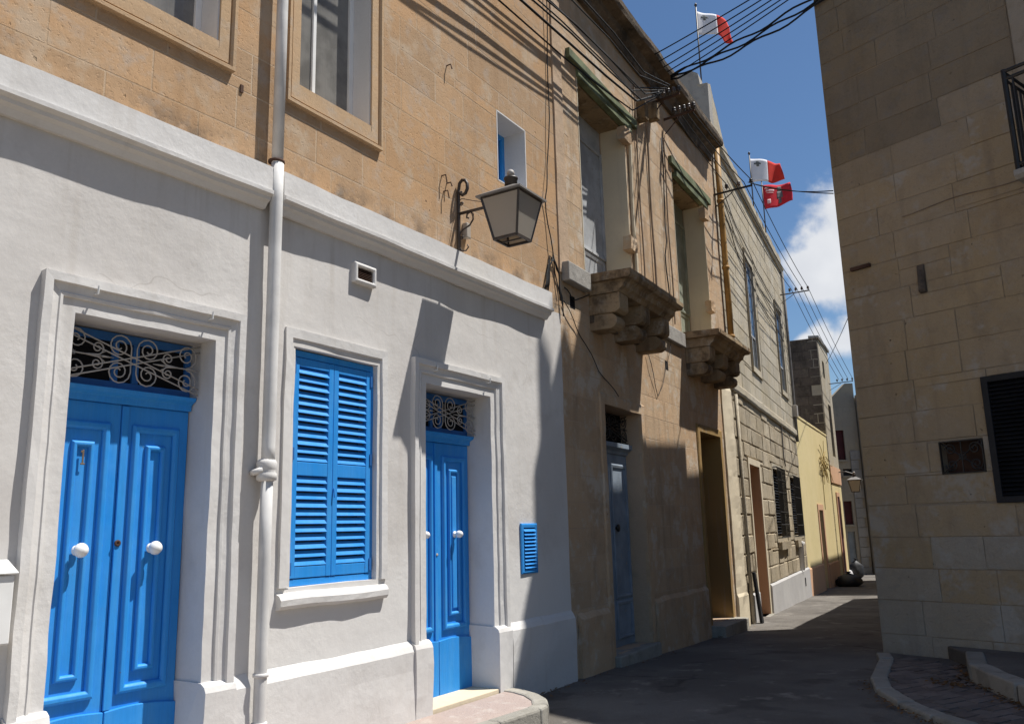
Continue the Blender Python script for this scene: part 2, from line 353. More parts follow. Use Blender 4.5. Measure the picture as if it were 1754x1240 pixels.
def wall_mesh(W, s0, s1, z0, z1, d0, d1, holes):
    """wall from front d0 to back d1 with rectangular openings cut through"""
    S = sorted({s0, s1} | {h[0] for h in holes} | {h[1] for h in holes}); Z = sorted({z0, z1} | {h[2] for h in holes} | {h[3] for h in holes})
    S = [a for a in S if s0 <= a <= s1]; Z = [a for a in Z if z0 <= a <= z1]; mb = MB(); idx = {}
    def vid(i, j, k):
        if (i, j, k) not in idx: idx[(i, j, k)] = len(mb.v); mb.v.append(W.pt(S[i], Z[j], (d0, d1)[k]))
        return idx[(i, j, k)]
    def solid(i, j):
        if i < 0 or j < 0 or i >= len(S) - 1 or j >= len(Z) - 1: return False
        a, b = (S[i] + S[i + 1]) / 2, (Z[j] + Z[j + 1]) / 2
        return not any(h[0] < a < h[1] and h[2] < b < h[3] for h in holes)
    for i in range(len(S) - 1):
        for j in range(len(Z) - 1):
            if not solid(i, j): continue
            mb.f.append((vid(i, j, 0), vid(i + 1, j, 0), vid(i + 1, j + 1, 0), vid(i, j + 1, 0)))
            mb.f.append((vid(i, j, 1), vid(i, j + 1, 1), vid(i + 1, j + 1, 1), vid(i + 1, j, 1)))
            for (di, dj, a, b) in ((-1, 0, (i, j), (i, j + 1)), (1, 0, (i + 1, j), (i + 1, j + 1)), (0, -1, (i, j), (i + 1, j)), (0, 1, (i, j + 1), (i + 1, j + 1))):
                if not solid(i + di, j + dj): mb.f.append((vid(*a, 0), vid(*b, 0), vid(*b, 1), vid(*a, 1)))
    return mb
def sub_rect(rects, h):
    out = []
    for a0, a1, b0, b1 in rects:
        if h[0] >= a1 or h[1] <= a0 or h[2] >= b1 or h[3] <= b0: out.append((a0, a1, b0, b1)); continue
        if b0 < h[2]: out.append((a0, a1, b0, h[2]))
        if h[3] < b1: out.append((a0, a1, h[3], b1))
        lo, hi = max(b0, h[2]), min(b1, h[3])
        if a0 < h[0]: out.append((a0, h[0], lo, hi))
        if h[1] < a1: out.append((h[1], a1, lo, hi))
    return out
def blocks(W, s0, s1, z0, z1, ch, parent, mat, holes=(), d=.012, lens=(.5, 1.0), seed=1, gap=.005, dep=.003, cham=.006, alt=None, rough=0.0):
    rg = random.Random(seed); z = z0; base = root_loc(parent); row = 0
    while z < z1 - .02:
        h = ch * rg.uniform(.93, 1.07); zt = min(z + h, z1)
        if z1 - zt < .1: zt = z1
        a = s0 - rg.uniform(0, lens[0])
        while a < s1:
            b = a + rg.uniform(*lens); rects = [(max(a, s0), min(b, s1), z, zt)]
            if s1 - b < .15: rects = [(max(a, s0), s1, z, zt)]; b = s1 + 1
            for hh in holes: rects = sub_rect(rects, hh)
            for (p0, p1, q0, q1) in rects:
                if p1 - p0 < .035 or q1 - q0 < .03: continue
                g = gap; c = min(cham, (p1 - p0) / 5, (q1 - q0) / 5); D = d + rg.uniform(-dep, dep)
                vs = []
                for off, dd in ((g, d - .03), (g, D - c), (g + c, D)):
                    for (x, y) in ((p0 + off, q0 + off), (p1 - off, q0 + off), (p1 - off, q1 - off), (p0 + off, q1 - off)):
                        if dd != d - .03:
                            x += rg.uniform(-rough, rough); y += rg.uniform(-rough, rough)
                        vs.append(W.pt(x, y, dd + (rg.uniform(-rough, rough) * .6 if dd == D else 0)) - base)
                fs = [(8, 9, 10, 11)]
                for r_ in (0, 4): fs += [(r_ + i, r_ + (i + 1) % 4, r_ + 4 + (i + 1) % 4, r_ + 4 + i) for i in range(4)]
                me = bpy.data.meshes.new('stone_block'); me.from_pydata(vs, [], fs)
                m_ = mat if alt is None else alt(p0, p1, q0, q1, rg)
                me.materials.append(MT[m_]); o = bpy.data.objects.new('stone_block', me); COL.objects.link(o); o.parent = parent
            a = b
        z = zt; row += 1
def spiral(W, cs, cz, d, r0, a0, turns, sgn, n=22, r1=.18, tail=None):
    pts = []
    if tail: pts.append(W.pt(tail[0], tail[1], d))
    for i in range(n + 1):
        t_ = i / n; q = a0 + sgn * turns * 2 * math.pi * t_; r_ = r0 * (1 - (1 - r1) * t_)
        pts.append(W.pt(cs + r_ * math.cos(q), cz + r_ * math.sin(q), d))
    return pts
def lerp(a, b, t_): return a + (b - a) * t_
def sagline(a, b, sag, n=14):
    a, b = Vector(a), Vector(b); return [a.lerp(b, i / n) - Vector((0, 0, sag * 4 * (i / n) * (1 - i / n))) for i in range(n + 1)]

S1 = Wall(-1.719, 5.836, 34.92)     # white house, left of the drainpipe (s negative)
S2 = Wall(0.581, 9.523, 31.96)      # white house, right of the drainpipe (s from -4.35 to 0)
S3 = Wall(0.581, 9.523, 29.48)      # house with the stone balconies
S4 = Wall(4.173, 15.878, 24.84)     # weathered house
S5 = Wall(8.537, 25.304, 27.03)     # yellow house
RW = Wall(4.486, 10.835, 142.05)    # corner building, face towards the camera
RS = Wall(4.486, 10.835, 208.0)     # corner building, side along the lane (s negative going away)

def ground_z(x, y):
    t_ = max(0.0, y - 9.5)
    return -0.031 * t_ if t_ < 16 else -0.496 - 0.02 * min(t_ - 16, 25)
# ------------------------------------------------------------------ the setting
mb = MB(); xs = [-300, -80, -30] + [-14 + i * .7 for i in range(61)] + [40, 90, 300]; ys = [-200, -60, -15] + [-6 + i * .7 for i in range(72)] + [60, 120, 600]
for y in ys:
    for x in xs:
        z = ground_z(x, y) + (.02 * noise.noise(Vector((x * .5, y * .5, 0))) if -14 < x < 30 and -6 < y < 45 else 0)
        mb.v.append(Vector((x, y, z)))
nx = len(xs)
mb.f = [(j * nx + i, j * nx + i + 1, (j + 1) * nx + i + 1, (j + 1) * nx + i) for j in range(len(ys) - 1) for i in range(nx - 1)]
tag(mb.build('street', 'asphalt', smooth=True), kind='structure')

stone('pale_bounce_paving', (.25, .21, .165), (.28, .235, .18), (.22, .19, .15), .06, .4, 0, fine=.6)  # pale ground colour, set to bounce sunlight onto the shaded walls
mb = MB(); xs = [-16 + i for i in range(33)]; ys = [-16 + i * .5 for i in range(43)]
for y in ys:
    for x in xs: mb.v.append(Vector((x, y, .024 + .006 * noise.noise(Vector((x * .7, y * .7, 3))))))
nx = len(xs); mb.f = [(j * nx + i, j * nx + i + 1, (j + 1) * nx + i + 1, (j + 1) * nx + i) for j in range(len(ys) - 1) for i in range(nx - 1)]
tag(mb.build('bounce_ground', 'pale_bounce_paving', smooth=True), kind='structure')  # unseen sheet over the street, added as a sunlight reflector

# ------------------------------------------------------------------ ornaments shared by several houses
def scroll_grille(W, s0, s1, z0, z1, d, parent, mat, r=.005):
    """double diagonal bars with rolled scrolls, spears at both sides"""
    w, h = s1 - s0, z1 - z0; mb = MB(); X = lambda x, y: W.pt(s0 + x, z0 + y, d)
    k = h / .36; f = w / .95; e = .022 * k
    for sg in (-1, 1):
        mb.tube([X(0, h - e + sg * e), X(w, e + sg * e)], r); mb.tube([X(0, e + sg * e), X(w, h - e + sg * e)], r)
    def sp(cx, cy, R0, a0, turns, sg, tail=None):
        pts = []
        if tail: pts.append(X(*tail))
        for i in range(25):
            t_ = i / 24; q = a0 + sg * turns * 2 * math.pi * t_; rr = R0 * (1 - .84 * t_)
            pts.append(X(cx + rr * math.cos(q) * f, cy + rr * math.sin(q)))
        mb.tube(pts, r * .95, 5)
    b = .085 * k
    for sg in (-1, 1):
        sp(w / 2 + sg * .098 * f, h - .095 * k, b, math.pi if sg > 0 else 0, 1.9, -sg, (w / 2 + sg * .02, h / 2))
        sp(w / 2 + sg * .098 * f, .095 * k, b, math.pi if sg > 0 else 0, 1.9, sg, (w / 2 + sg * .02, h / 2))
        cx = w / 2 + sg * (w / 2 - .098 * f)
        for ud in (-1, 1):
            sp(cx, h / 2 + ud * .093 * k, b, -ud * math.pi / 2, 1.9, ud * sg, (cx + sg * .09 * f, h / 2))
            c2 = w / 2 + sg * (w / 2 - .235 * f)
            sp(c2, h / 2 + ud * .052 * k, .045 * k, -ud * math.pi / 2, 1.6, ud * -sg, (c2 + sg * .08 * f, h / 2))
        mb.tube([X(w / 2 + sg * w / 2, h / 2), X(w / 2 + sg * .2 * w, h / 2)], r); mb.tube([X(w / 2 + sg * .22 * w, h / 2), X(w / 2 + sg * .14 * w, h / 2)], [r * 1.7, r * .3])
        for ud in (-1, 1): mb.tube([X(w / 2 + sg * .25 * w, h / 2), X(w / 2 + sg * .225 * w, h / 2 + ud * .022 * k), X(w / 2 + sg * .20 * w, h / 2 + ud * .035 * k)], r * .8)
    return mb.build('grille', mat, parent, smooth=True)
def knob(W, s, z, d, parent, r=.036):
    c = W.pt(s, z, d)
    return MB().lathe(c, W.n, [(.03, 0), (.03, .008), (.016, .014), (.014, .028), (.03, .036), (r, .05), (r * 1.02, .062), (r * .8, .082), (r * .4, .094), (0, .097)], 18).build('knob', 'white_gloss', parent, smooth=True)
RIM = [(0, 0), (0, .012), (-.012, .026), (-.03, .026), (-.042, .012), (-.042, 0)]
def door_leaf(W, s0, s1, z0, z1, d, parent, kick=.42, hand=1):
    """panelled leaf: slab, two nested mouldings round a raised field, kick board with a hand-cut top edge"""
    MB().box(W, s0, s1, z0, z1, d - .045, d).build('leaf', 'blue_paint', parent, bevel=.004)
    w = s1 - s0; a, b = s0 + .05 + w * .04, s1 - .05 - w * .04
    m = MB(); m.surround(W, a, b, z0 + kick + .1, z1 - .12, [(0, d), (0, d + .014), (-.014, d + .03), (-.036, d + .03), (-.05, d + .016), (-.05, d)], True)
    i = .095
    m.surround(W, a + i, b - i, z0 + kick + .1 + i * 1.25, z1 - .12 - i * 1.3, [(0, d), (0, d + .012), (-.01, d + .026), (-.026, d + .026), (-.036, d + .012), (-.036, d)], True)
    m.build('panel_moulding', 'blue_paint', parent, bevel=.004)
    j = i + .055
    if b - j - a - j > .04: MB().box(W, a + j, b - j, z0 + kick + .1 + j * 1.2, z1 - .12 - j * 1.25, d, d + .018).build('raised_panel', 'blue_paint', parent, bevel=.009)
    top = [(s0 + w * t_, z0 + kick + (.02 * math.sin(t_ * 3.0) if hand > 0 else .02 * math.sin((1 - t_) * 3.0)) + .012 * (t_ if hand > 0 else 1 - t_)) for t_ in [x / 10 for x in range(11)]]
    MB().plate(W, [(s0 + .002, z0 + .002), (s1 - .002, z0 + .002)] + top[::-1], d, d + .022).build('kick_board', 'blue_paint', parent, bevel=.006)

# ------------------------------------------------------------------ white house
white = empty('white_house', S2.pt(-4.35, 0, 0), 'white plastered house with blue doors and shutters and tan stone upper floor', 'house')
TOP1 = 9.0
# openings (s0, s1, z0, z1)
D1 = (-1.41, -.46, .12, 2.87); U1 = (-1.56, -.56, 5.06, 7.2)
D2 = (-2.57, -1.53, .14, 2.88); WN = (-4.14, -3.2, 1.25, 2.97); U2 = (-4.17, -3.33, 5.06, 7.2); SW = (-1.29, -.69, 5.3, 6.12)
lo1 = wall_mesh(S1, -14, 0.004, -.6, 4.08, 0, -.4, [(D1[0] - .19, D1[1] + .19, D1[2], D1[3] + .215)]).build('plaster_wall', 'white_plaster', white, wob=.009, cut=.16, wscale=1.6, smooth=True)
lo2 = wall_mesh(S2, -4.346, 0, -.6, 4.08, 0, -.4, [(D2[0] - .19, D2[1] + .19, D2[2], D2[3] + .215), WN, (-3.51, -3.31, 3.64, 3.75)]).build('plaster_wall', 'white_plaster', white, wob=.009, cut=.16, wscale=1.6, smooth=True)
up1 = wall_mesh(S1, -14, 0.002, 4.08, TOP1, -.0003, -.4, [U1]).build('upper_wall', 'tan_mortar', white)
up2 = wall_mesh(S2, -4.346, 0.02, 4.08, TOP1, -.0003, -.4, [U2, SW]).build('upper_wall', 'tan_mortar', white)
blocks(S1, -2.4, 0, 4.17, TOP1, .31, up1, 'tan_limestone', [(U1[0] - .13, U1[1] + .13, U1[2] - .19, U1[3] + .13)], .0008, (.45, 1.05), 3, .0055, .0005, .0015)
blocks(S2, -4.34, 0.02, 4.17, TOP1, .31, up2, 'tan_limestone', [(U2[0] - .13, U2[1] + .17, U2[2] - .19, U2[3] + .13), SW], .0008, (.45, 1.0), 5, .007, .0006, .0015)
MB().box(S2, -4.34, .01, TOP1, TOP1 + .12, -6, .03).build('roof', 'concrete', white)
MB().box(S1, -14, -.01, TOP1, TOP1 + .13, -6, .03).build('roof', 'concrete', white)
# string course
CP = [(0, 3.93), (.03, 3.93), (.055, 3.965), (.085, 3.982), (.09, 4.005), (.125, 4.018), (.127, 4.045), (.108, 4.055), (.110, 4.232), (0, 4.236)]
MB().sweep(S1, CP, -14, -.125, 60).build('cornice', 'white_trim', white, wob=.008, cut=.16, wscale=2.2)
MB().sweep(S2, CP, -4.37, -.37, 26).build('cornice', 'white_trim', white, wob=.008, cut=.16, wscale=2.2)
# plinth
PP = [(0, -.5), (.055, -.5), (.055, .655), (.03, .70), (0, .735)]
for W, a, b in ((S1, -14, -1.63), (S1, -.285, -.12), (S2, -4.34, -2.74), (S2, -1.29, -.004)):
    MB().sweep(W, PP, a, b, max(2, int((b - a) / .15))).build('plinth', 'white_trim', white, wob=.012, cut=.14, wscale=2.6)
# door surrounds, with the plinth block at their feet
SP = [(0, -.38), (0, .004), (.080, .004), (.083, .02), (.10, .024), (.106, .017), (.15, .028), (.155, .048), (.205, .05), (.205, -.03), (.15, -.38)]
for W, D in ((S1, D1), (S2, D2)):
    MB().surround(W, D[0], D[1], .70, D[3] + .03, SP).build('door_surround', 'white_trim', white, wob=.007, cut=.12, wscale=3)
    for a, b in ((D[0] - .215, D[0] + .012), (D[1] - .012, D[1] + .215)):
        MB().sweep(W, [(-.38, -.3), (.062, -.3), (.064, .665), (.05, .70), (.02, .722), (-.38, .73)], a, b, 3).build('surround_foot', 'white_trim', white, wob=.012, cut=.1, wscale=3)
    for q in (.10, .92):
        a = lerp(D[0], D[1], q); z = D[3] + .20
        MB().tube([W.pt(a, z - .045, .02), W.pt(a, z - .045, .06), W.pt(a, z + .0, .065)], .006).build('hook', 'white_paint', white)
# doors
def blue_door(W, D, dd, parts, number=None):
    s0, s1, z0, z1 = D; zt = 2.44
    door = MB().sweep(W, [(dd - .05, zt), (dd + .03, zt), (dd + .035, zt + .04), (dd + .075, zt + .06), (dd + .085, zt + .085), (dd - .05, zt + .085)], s0 + .004, s1 - .004).build('door', 'blue_paint', white, bevel=.004)
    MB().box(W, s0 + .004, s1 - .004, zt + .086, z1 + .02, dd - .05, dd - .02).build('transom_board', 'dark_room', door)
    for za, zb in ((zt + .088, zt + .14), (z1 - .035, z1 + .02)): MB().box(W, s0 + .006, s1 - .006, za, zb, dd - .018, dd + .002).build('transom_rail', 'blue_paint_deep', door)
    for a in (s0 + .006, lerp(s0, s1, .5) - .09, lerp(s0, s1, .5) + .05, s1 - .05): MB().box(W, a, a + .042, zt + .142, z1 - .037, dd - .018, dd).build('transom_bar', 'blue_paint_deep', door)
    scroll_grille(W, s0 + .004, s1 - .01, zt + .10, z1 + .005, dd + .10, door, 'iron_light')
    for a, b, hand in parts: door_leaf(W, a, b, z0, zt - .002, dd, door, .48, hand)
    return door
s0, s1 = D1[0] + .004, D1[1] - .004; c = (s0 + s1) / 2
door = blue_door(S1, D1, -.26, [(s0, c - .003, 1), (c + .003, s1, -1)])
knob(S1, s0 + .235, 1.55, -.242, door, .042); knob(S1, s1 - .235, 1.55, -.242, door, .042)
MB().box(S1, c - .003, c + .04, .62, 2.43, -.26, -.243).build('closing_bead', 'blue_paint', door, bevel=.003)
MB().lathe(S1.pt(c + .016, 1.585, -.244), S1.n, [(.02, 0), (.02, .008), (.012, .011), (.004, .004)], 14).build('keyhole_cover', 'rust', door, smooth=True)
nb = MB(); a = s0 + .232   # the figure 1 on the left leaf
nb.box(S1, a - .005, a + .006, 2.06, 2.14, -.242, -.236); nb.box(S1, a - .013, a + .014, 2.05, 2.061, -.242, -.236); nb.box(S1, a - .013, a - .004, 2.122, 2.134, -.242, -.2365)
nb.build('house_number', 'brass', door, bevel=.002)
s0, s1 = D2[0] + .004, D2[1] - .004; c = s0 + (s1 - s0) * .5
door = blue_door(S2, D2, -.28, [(s0, c - .003, 1), (c + .003, s1, -1)])
knob(S2, c + .255, 1.58, -.262, door, .034); knob(S2, c - .255, 1.58, -.262, door, .034)
MB().box(S2, c - .045, c - .004, .64, 2.43, -.28, -.263).build('closing_bead', 'blue_paint', door, bevel=.003)
MB().lathe(S2.pt(c - .02, 1.40, -.264), S2.n, [(.013, 0), (.013, .006), (.004, .003)], 12).build('keyhole_cover', 'porcelain', door, smooth=True)
# shuttered window
WS = [(0, -.06), (0, .002), (.035, .004), (.042, .022), (.11, .024), (.11, -.02)]
MB().surround(S2, WN[0] + .02, WN[1] - .01, WN[2], WN[3] + .02, WS).build('window_surround', 'white_trim', white, wob=.006, cut=.1, wscale=3)
MB().sweep(S2, [(-.09, 1.10), (.035, 1.105), (.055, 1.13), (.058, 1.17), (.04, 1.20), (-.09, 1.25)], WN[0] - .1, WN[1] + .08, 8).build('window_sill', 'white_trim', white, wob=.012, cut=.1, wscale=3)
a0, a1, z0, z1 = WN; dd = -.05
fr = MB(); fr.surround(S2, a0 + .05, a1 - .04, z0 + .05, z1 - .055, [(0, dd - .05), (0, dd + .005), (.05, dd + .005), (.05, dd - .05)], True)
fr.build('shutter_frame', 'blue_paint', white, bevel=.004)
MB().box(S2, a0, a1, z0, z1, dd - .2, dd - .16).build('window_pane', 'window_glass', white)
mid = (a0 + a1) / 2; zm = lerp(z0, z1, .488)
for (p, q) in ((a0 + .054, mid - .002), (mid + .002, a1 - .044)):
    f = MB(); st = .052
    f.box(S2, p, p + st, z0 + .055, z1 - .06, dd - .032, dd + .012); f.box(S2, q - st, q, z0 + .055, z1 - .06, dd - .032, dd + .012)
    for (u, v) in ((z0 + .055, z0 + .135), (zm - .055, zm + .045), (z1 - .125, z1 - .06)): f.box(S2, p + st, q - st, u, v, dd - .03, dd + .01)
    sh = f.build('shutter', 'blue_paint', white, bevel=.004)
    for (u, v, n) in ((z0 + .135, zm - .055, 11), (zm + .045, z1 - .125, 12)):
        for i in range(n):
            zc = u + (v - u) * (i + .5) / n; t_ = random.uniform(-.004, .004); h = (v - u) / n
            prof = [(dd + .010 + t_, zc - h * .44), (dd + .014 + t_, zc - h * .36), (dd - .012, zc + h * .38), (dd - .017, zc + h * .32)]
            MB().sweep(S2, prof, p + st - .004, q - st + .004).build('slat', 'blue_paint', sh)
    for zc in (zm + .1, z0 + .12, z1 - .14):
        e = p if p < mid - .1 else q
        MB().box(S2, e - .012, e + .012, zc - .045, zc + .045, dd + .004, dd + .02).build('hinge', 'blue_paint_deep', sh)
MB().tube([S2.pt(mid + .01, 1.95, dd + .02), S2.pt(mid + .01, 1.88, dd + .03)], .007).build('shutter_latch', 'blue_paint', white)
# little cowled wall vent, blue louvred vent
v = MB(); v.surround(S2, -3.505, -3.315, 3.645, 3.745, [(0, -.02), (0, .045), (.012, .055), (.03, .05), (.036, .04), (.036, -.02)], True)
vent = v.build('vent', 'white_trim', white, bevel=.008)
MB().box(S2, -3.512, -3.308, 3.638, 3.752, -.3, -.05).build('vent_back', 'dark_room', vent)
for i in range(7): MB().sweep(S2, [(.01, 3.652 + i * .0135), (.035, 3.648 + i * .0135), (.035, 3.651 + i * .0135), (.01, 3.656 + i * .0135)], -3.507, -3.313).build('slat', 'rust', vent)
v = MB(); v.surround(S2, -.985, -.755, 1.215, 1.625, [(0, .0), (0, .02), (.03, .022), (.045, .016), (.045, .0)], True)
vent = v.build('vent', 'blue_paint', white, bevel=.003)
MB().box(S2, -.987, -.753, 1.213, 1.627, .001, .006).build('vent_back', 'dark_room', vent)
for i in range(11):
    z = 1.232 + i * .0365
    MB().sweep(S2, [(.008, z + .014), (.03, z - .012), (.033, z - .009), (.012, z + .017)], -.984, -.756).build('slat', 'blue_paint', vent)
# upstairs windows
UP = [(0, -.01), (0, .022), (.08, .022), (.08, .010), (.092, .010), (.092, .025), (.105, .042), (.13, .042), (.13, -.01)]
for W, U in ((S1, U1), (S2, U2)):
    s0, s1, z0, z1 = U
    MB().surround(W, s0, s1, z0 - .055, z1, UP, True).build('window_surround', 'tan_frame', white, wob=.003, cut=.15)
    MB().box(W, s0 - .004, s1 + .004, z0 - .062, z0 + .002, -.3, .02).build('window_sill', 'tan_frame', white)
    rv = MB(); rv.box(W, s1 - .012, s1 + .01, z0, z1, -.24, .004); rv.box(W, s0 - .01, s0 + .012, z0, z1, -.24, .004); rv.build('window_reveal', 'white_reveal', white)
    wf = MB(); wf.surround(W, s0 + .062, s1 - .062, z0 + .03, z1 - .05, [(0, -.24), (0, -.19), (.05, -.19), (.05, -.24)], True)
    m = (s0 + s1) / 2 - .06; wf.box(W, m - .018, m + .018, z0 + .03, z1 - .05, -.235, -.195)
    win = wf.build('window', 'white_paint', white, bevel=.004)
    MB().box(W, s0 + .06, m - .016, z0 + .025, z1 - .05, -.225, -.215).build('pane', 'net_curtain', win)
    MB().box(W, m + .016, s1 - .06, z0 + .025, z1 - .05, -.225, -.215).build('pane', 'net_curtain', win)
s0, s1, z0, z1 = SW
rv = MB(); rv.box(S2, s1 - .01, s1 + .004, z0, z1, -.3, .003); rv.box(S2, s0 - .004, s0 + .01, z0, z1, -.3, .003); rv.box(S2, s0, s1, z1 - .012, z1 + .003, -.3, .003); rv.box(S2, s0, s1, z0 - .003, z0 + .012, -.3, .003)
rv.build('window_reveal', 'white_reveal', white)
win = MB().surround(S2, s0 + .06, s1 - .06, z0 + .06, z1 - .06, [(0, -.34), (0, -.28), (.055, -.28), (.055, -.34)], True).build('window', 'blue_paint', white, bevel=.004)
MB().box(S2, s0 + .058, s1 - .058, z0 + .058, z1 - .058, -.335, -.315).build('pane', 'blue_paint_deep', win)
# iron cramps and nails left in the wall
for (s, z, l) in ((-2.30, 4.98, .09), (-2.27, 4.83, .08), (-2.22, 4.93, .04), (-2.2, 6.2, .05)):
    MB().tube([S2.pt(s, z, 0), S2.pt(s, z, .05), S2.pt(s + .01, z - l, .06)], .007).build('iron_cramp', 'rust', white)
MB().box(S1, -.36, -.335, 4.76, 4.82, -.005, .012).build('iron_cramp', 'rust', white)

# doorstep slab with a rounded end
pts = [(-5.2, .055), (-1.38, .055), (-1.40, .2), (-1.50, .40), (-1.68, .60), (-1.88, .73), (-2.05, .76), (-3.0, .68), (-5.2, .62)]
xy = [(S2.pt(a, 0, b).x, S2.pt(a, 0, b).y) for a, b in pts]
step = tag(MB().slab(xy, -.4, .135).build('doorstep_pavement', 'step_slab', bevel=.012), kind='structure')
inner = [(-1.375, .06), (-1.40, .2), (-1.50, .40), (-1.68, .60), (-1.88, .73), (-2.05, .76), (-2.6, .72), (-3.2, .68), (-3.9, .66)]
for (a, b), (c_, d_) in zip(inner[:-1], inner[1:]):
    p, q = S2.pt(a, 0, b), S2.pt(c_, 0, d_); t_ = (q - p).normalized(); n_ = Vector((t_.y, -t_.x, 0))
    if n_.dot(S2.n * .5 + S2.u * .5) < 0: n_ = -n_
    MB().slab([((p - n_ * .11).x, (p - n_ * .11).y), (p.x + n_.x * .035, p.y + n_.y * .035), (q.x + n_.x * .035, q.y + n_.y * .035), ((q - n_ * .11).x, (q - n_ * .11).y)], -.4, .150).build('kerb_stone', 'kerb_stone', step, bevel=.02)
MB().box(S2, D2[0] + .01, D2[1] - .01, -.3, .17, -.35, .05).build('threshold', 'cream_plaster', white, bevel=.008)

# white drainpipe
dp = empty('drainpipe', S2.pt(-4.35, 0, .1), 'white painted drainpipe running down the bend of the white house', 'drainpipe')
PX = lambda z, d=.07: S1.P - S2.u * .075 + (S1.n + S2.n).normalized() * d + Vector((0, 0, z))
MB().tube([PX(z, .085) for z in (9, 7, 5.5, 4.24)], .042, 14).build('upper_pipe', 'pipe_paint', dp, smooth=True)
MB().tube([PX(z, .088) for z in (4.28, 4.0, 3, 2.2, 2.08)], .046, 14).build('lower_pipe', 'pipe_paint', dp, smooth=True)
MB().sweep(S2, [(0, 4.05), (.05, 4.06), (.09, 4.1), (.09, 4.215), (.03, 4.25), (0, 4.25)], -4.48, -4.35, 2).build('mortar_collar', 'white_trim', dp, wob=.015, cut=.05, wscale=6)
MB().tube([PX(z, .085) for z in (2.1, 1.5, .8, .2, -.2)], .041, 14).build('lower_pipe', 'pipe_paint', dp, smooth=True)
MB().lathe(PX(2.0, .078), (0, 0, 1), [(.05, -.03), (.068, -.02), (.07, .02), (.058, .035), (.066, .05), (.07, .09), (.062, .11), (.05, .12)], 16).build('joint_collar', 'white_trim', dp, smooth=True)
MB().tube([PX(2.03, .0) - S2.u * .06, PX(2.03, .06) - S2.u * .085, PX(2.05, .10) - S2.u * .05], .022, 8).build('pipe_clip', 'white_trim', dp, smooth=True)
for z in (.72, .42): MB().lathe(PX(z, .085), (0, 0, 1), [(.047, -.012), (.051, -.01), (.051, .01), (.047, .012)], 14).build('pipe_clip', 'white_trim', dp, smooth=True)
MB().lathe(PX(4.30, .075), (0, 0, 1), [(.05, -.01), (.06, -.008), (.06, .008), (.05, .01)], 14).build('pipe_clip', 'rust', dp, smooth=True)

# mailbox at the picture's left edge
mbx = empty('mailbox', S1.pt(-1.8, 1.1, .05), 'white metal mailbox with sloping lid on the wall left of the double door', 'mailbox')
MB().box(S1, -2.02, -1.665, 1.10, 1.44, .005, .12).build('body', 'white_paint', mbx, bevel=.008)
MB().sweep(S1, [(.004, 1.445), (.135, 1.445), (.138, 1.455), (.004, 1.52)], -2.03, -1.655).build('lid', 'white_gloss', mbx, bevel=.004)
MB().box(S1, -1.95, -1.74, 1.385, 1.4, .118, .124).build('slot', 'dark_room', mbx)

# ------------------------------------------------------------------ wall lantern
def lantern(name, W, s, z, d, k, label, zb=None, bracket=True):
    """four-sided lantern: z is the eaves height, d the distance of its axis from the wall, k its scale"""
    L = empty(name, W.pt(s, z - .5 * k, d), label, 'street lamp', 'wall lanterns')
    c = lambda a, b, h: W.pt(s + a * k, z + h * k, d + b * k)
    at, ab, zb = .205, .125, -.40
    sq = lambda a: [(-a, -a), (a, -a), (a, a), (-a, a)]
    rf = MB(); e = .245
    rf.add([c(a, b, 0) for a, b in sq(e)] + [c(a, b, .018) for a, b in sq(e)] + [c(a, b, .125) for a, b in sq(.06)] + [c(a, b, .03) for a, b in sq(.03)],
           [(i, (i + 1) % 4, (i + 1) % 4 + 4, i + 4) for i in range(4)] + [(i + 4, (i + 1) % 4 + 4, (i + 1) % 4 + 8, i + 8) for i in range(4)] + [(8, 9, 10, 11)] + [(i, (i + 1) % 4, (i + 1) % 4 + 12, i + 12) for i in range(4)] + [(12, 13, 14, 15)])
    rf.build('roof', 'lamp_roof', L)
    MB().lathe(c(0, 0, .12), (0, 0, 1), [(.062 * k, 0), (.06 * k, .08 * k), (.068 * k, .085 * k), (.068 * k, .1 * k), (.02 * k, .105 * k), (.012 * k, .125 * k)], 14).build('chimney_cap', 'iron_lamp', L, smooth=True)
    MB().lathe(c(0, 0, .235), (0, 0, 1), [(.012 * k, 0), (.033 * k, .012 * k), (.038 * k, .035 * k), (.028 * k, .058 * k), (.006 * k, .072 * k)], 12).build('finial', 'iron_light', L, smooth=True)
    fr = MB()
    T = [c(a, b, -.005) for a, b in sq(at)]; B = [c(a, b, zb) for a, b in sq(ab)]
    for i in range(4):
        fr.tube([T[i], B[i]], .0155 * k, 4); fr.tube([B[i], B[(i + 1) % 4]], .015 * k, 4); fr.tube([T[i], T[(i + 1) % 4]], .012 * k, 4)
    fr.tube([(B[0] + B[1]) / 2, (B[2] + B[3]) / 2], .008 * k, 4)
    fr.build('cage', 'iron_lamp', L)
    for i in range(4):
        j = (i + 1) % 4; n_ = (T[j] - T[i]).cross(B[i] - T[i]).normalized() * .003
        MB().add([T[i] + n_, T[j] + n_, B[j] + n_, B[i] + n_, T[i] - n_, T[j] - n_, B[j] - n_, B[i] - n_], [(0, 1, 2, 3), (7, 6, 5, 4), (0, 4, 5, 1), (1, 5, 6, 2), (2, 6, 7, 3), (3, 7, 4, 0)]).build('pane', 'frosted_glass', L)
    MB().lathe(c(0, 0, -.34), (0, 0, 1), [(.02 * k, 0), (.024 * k, .05 * k), (.045 * k, .1 * k), (.045 * k, .2 * k), (.02 * k, .25 * k)], 12).build('bulb', 'white_gloss', L, smooth=True)
    return L
lamp = lantern('street_lamp', S2, -2.05, 4.665, .633, 1.0, 'dark iron wall lantern with frosted panes on the white house above the narrow door')
bw = MB(); s = -2.05
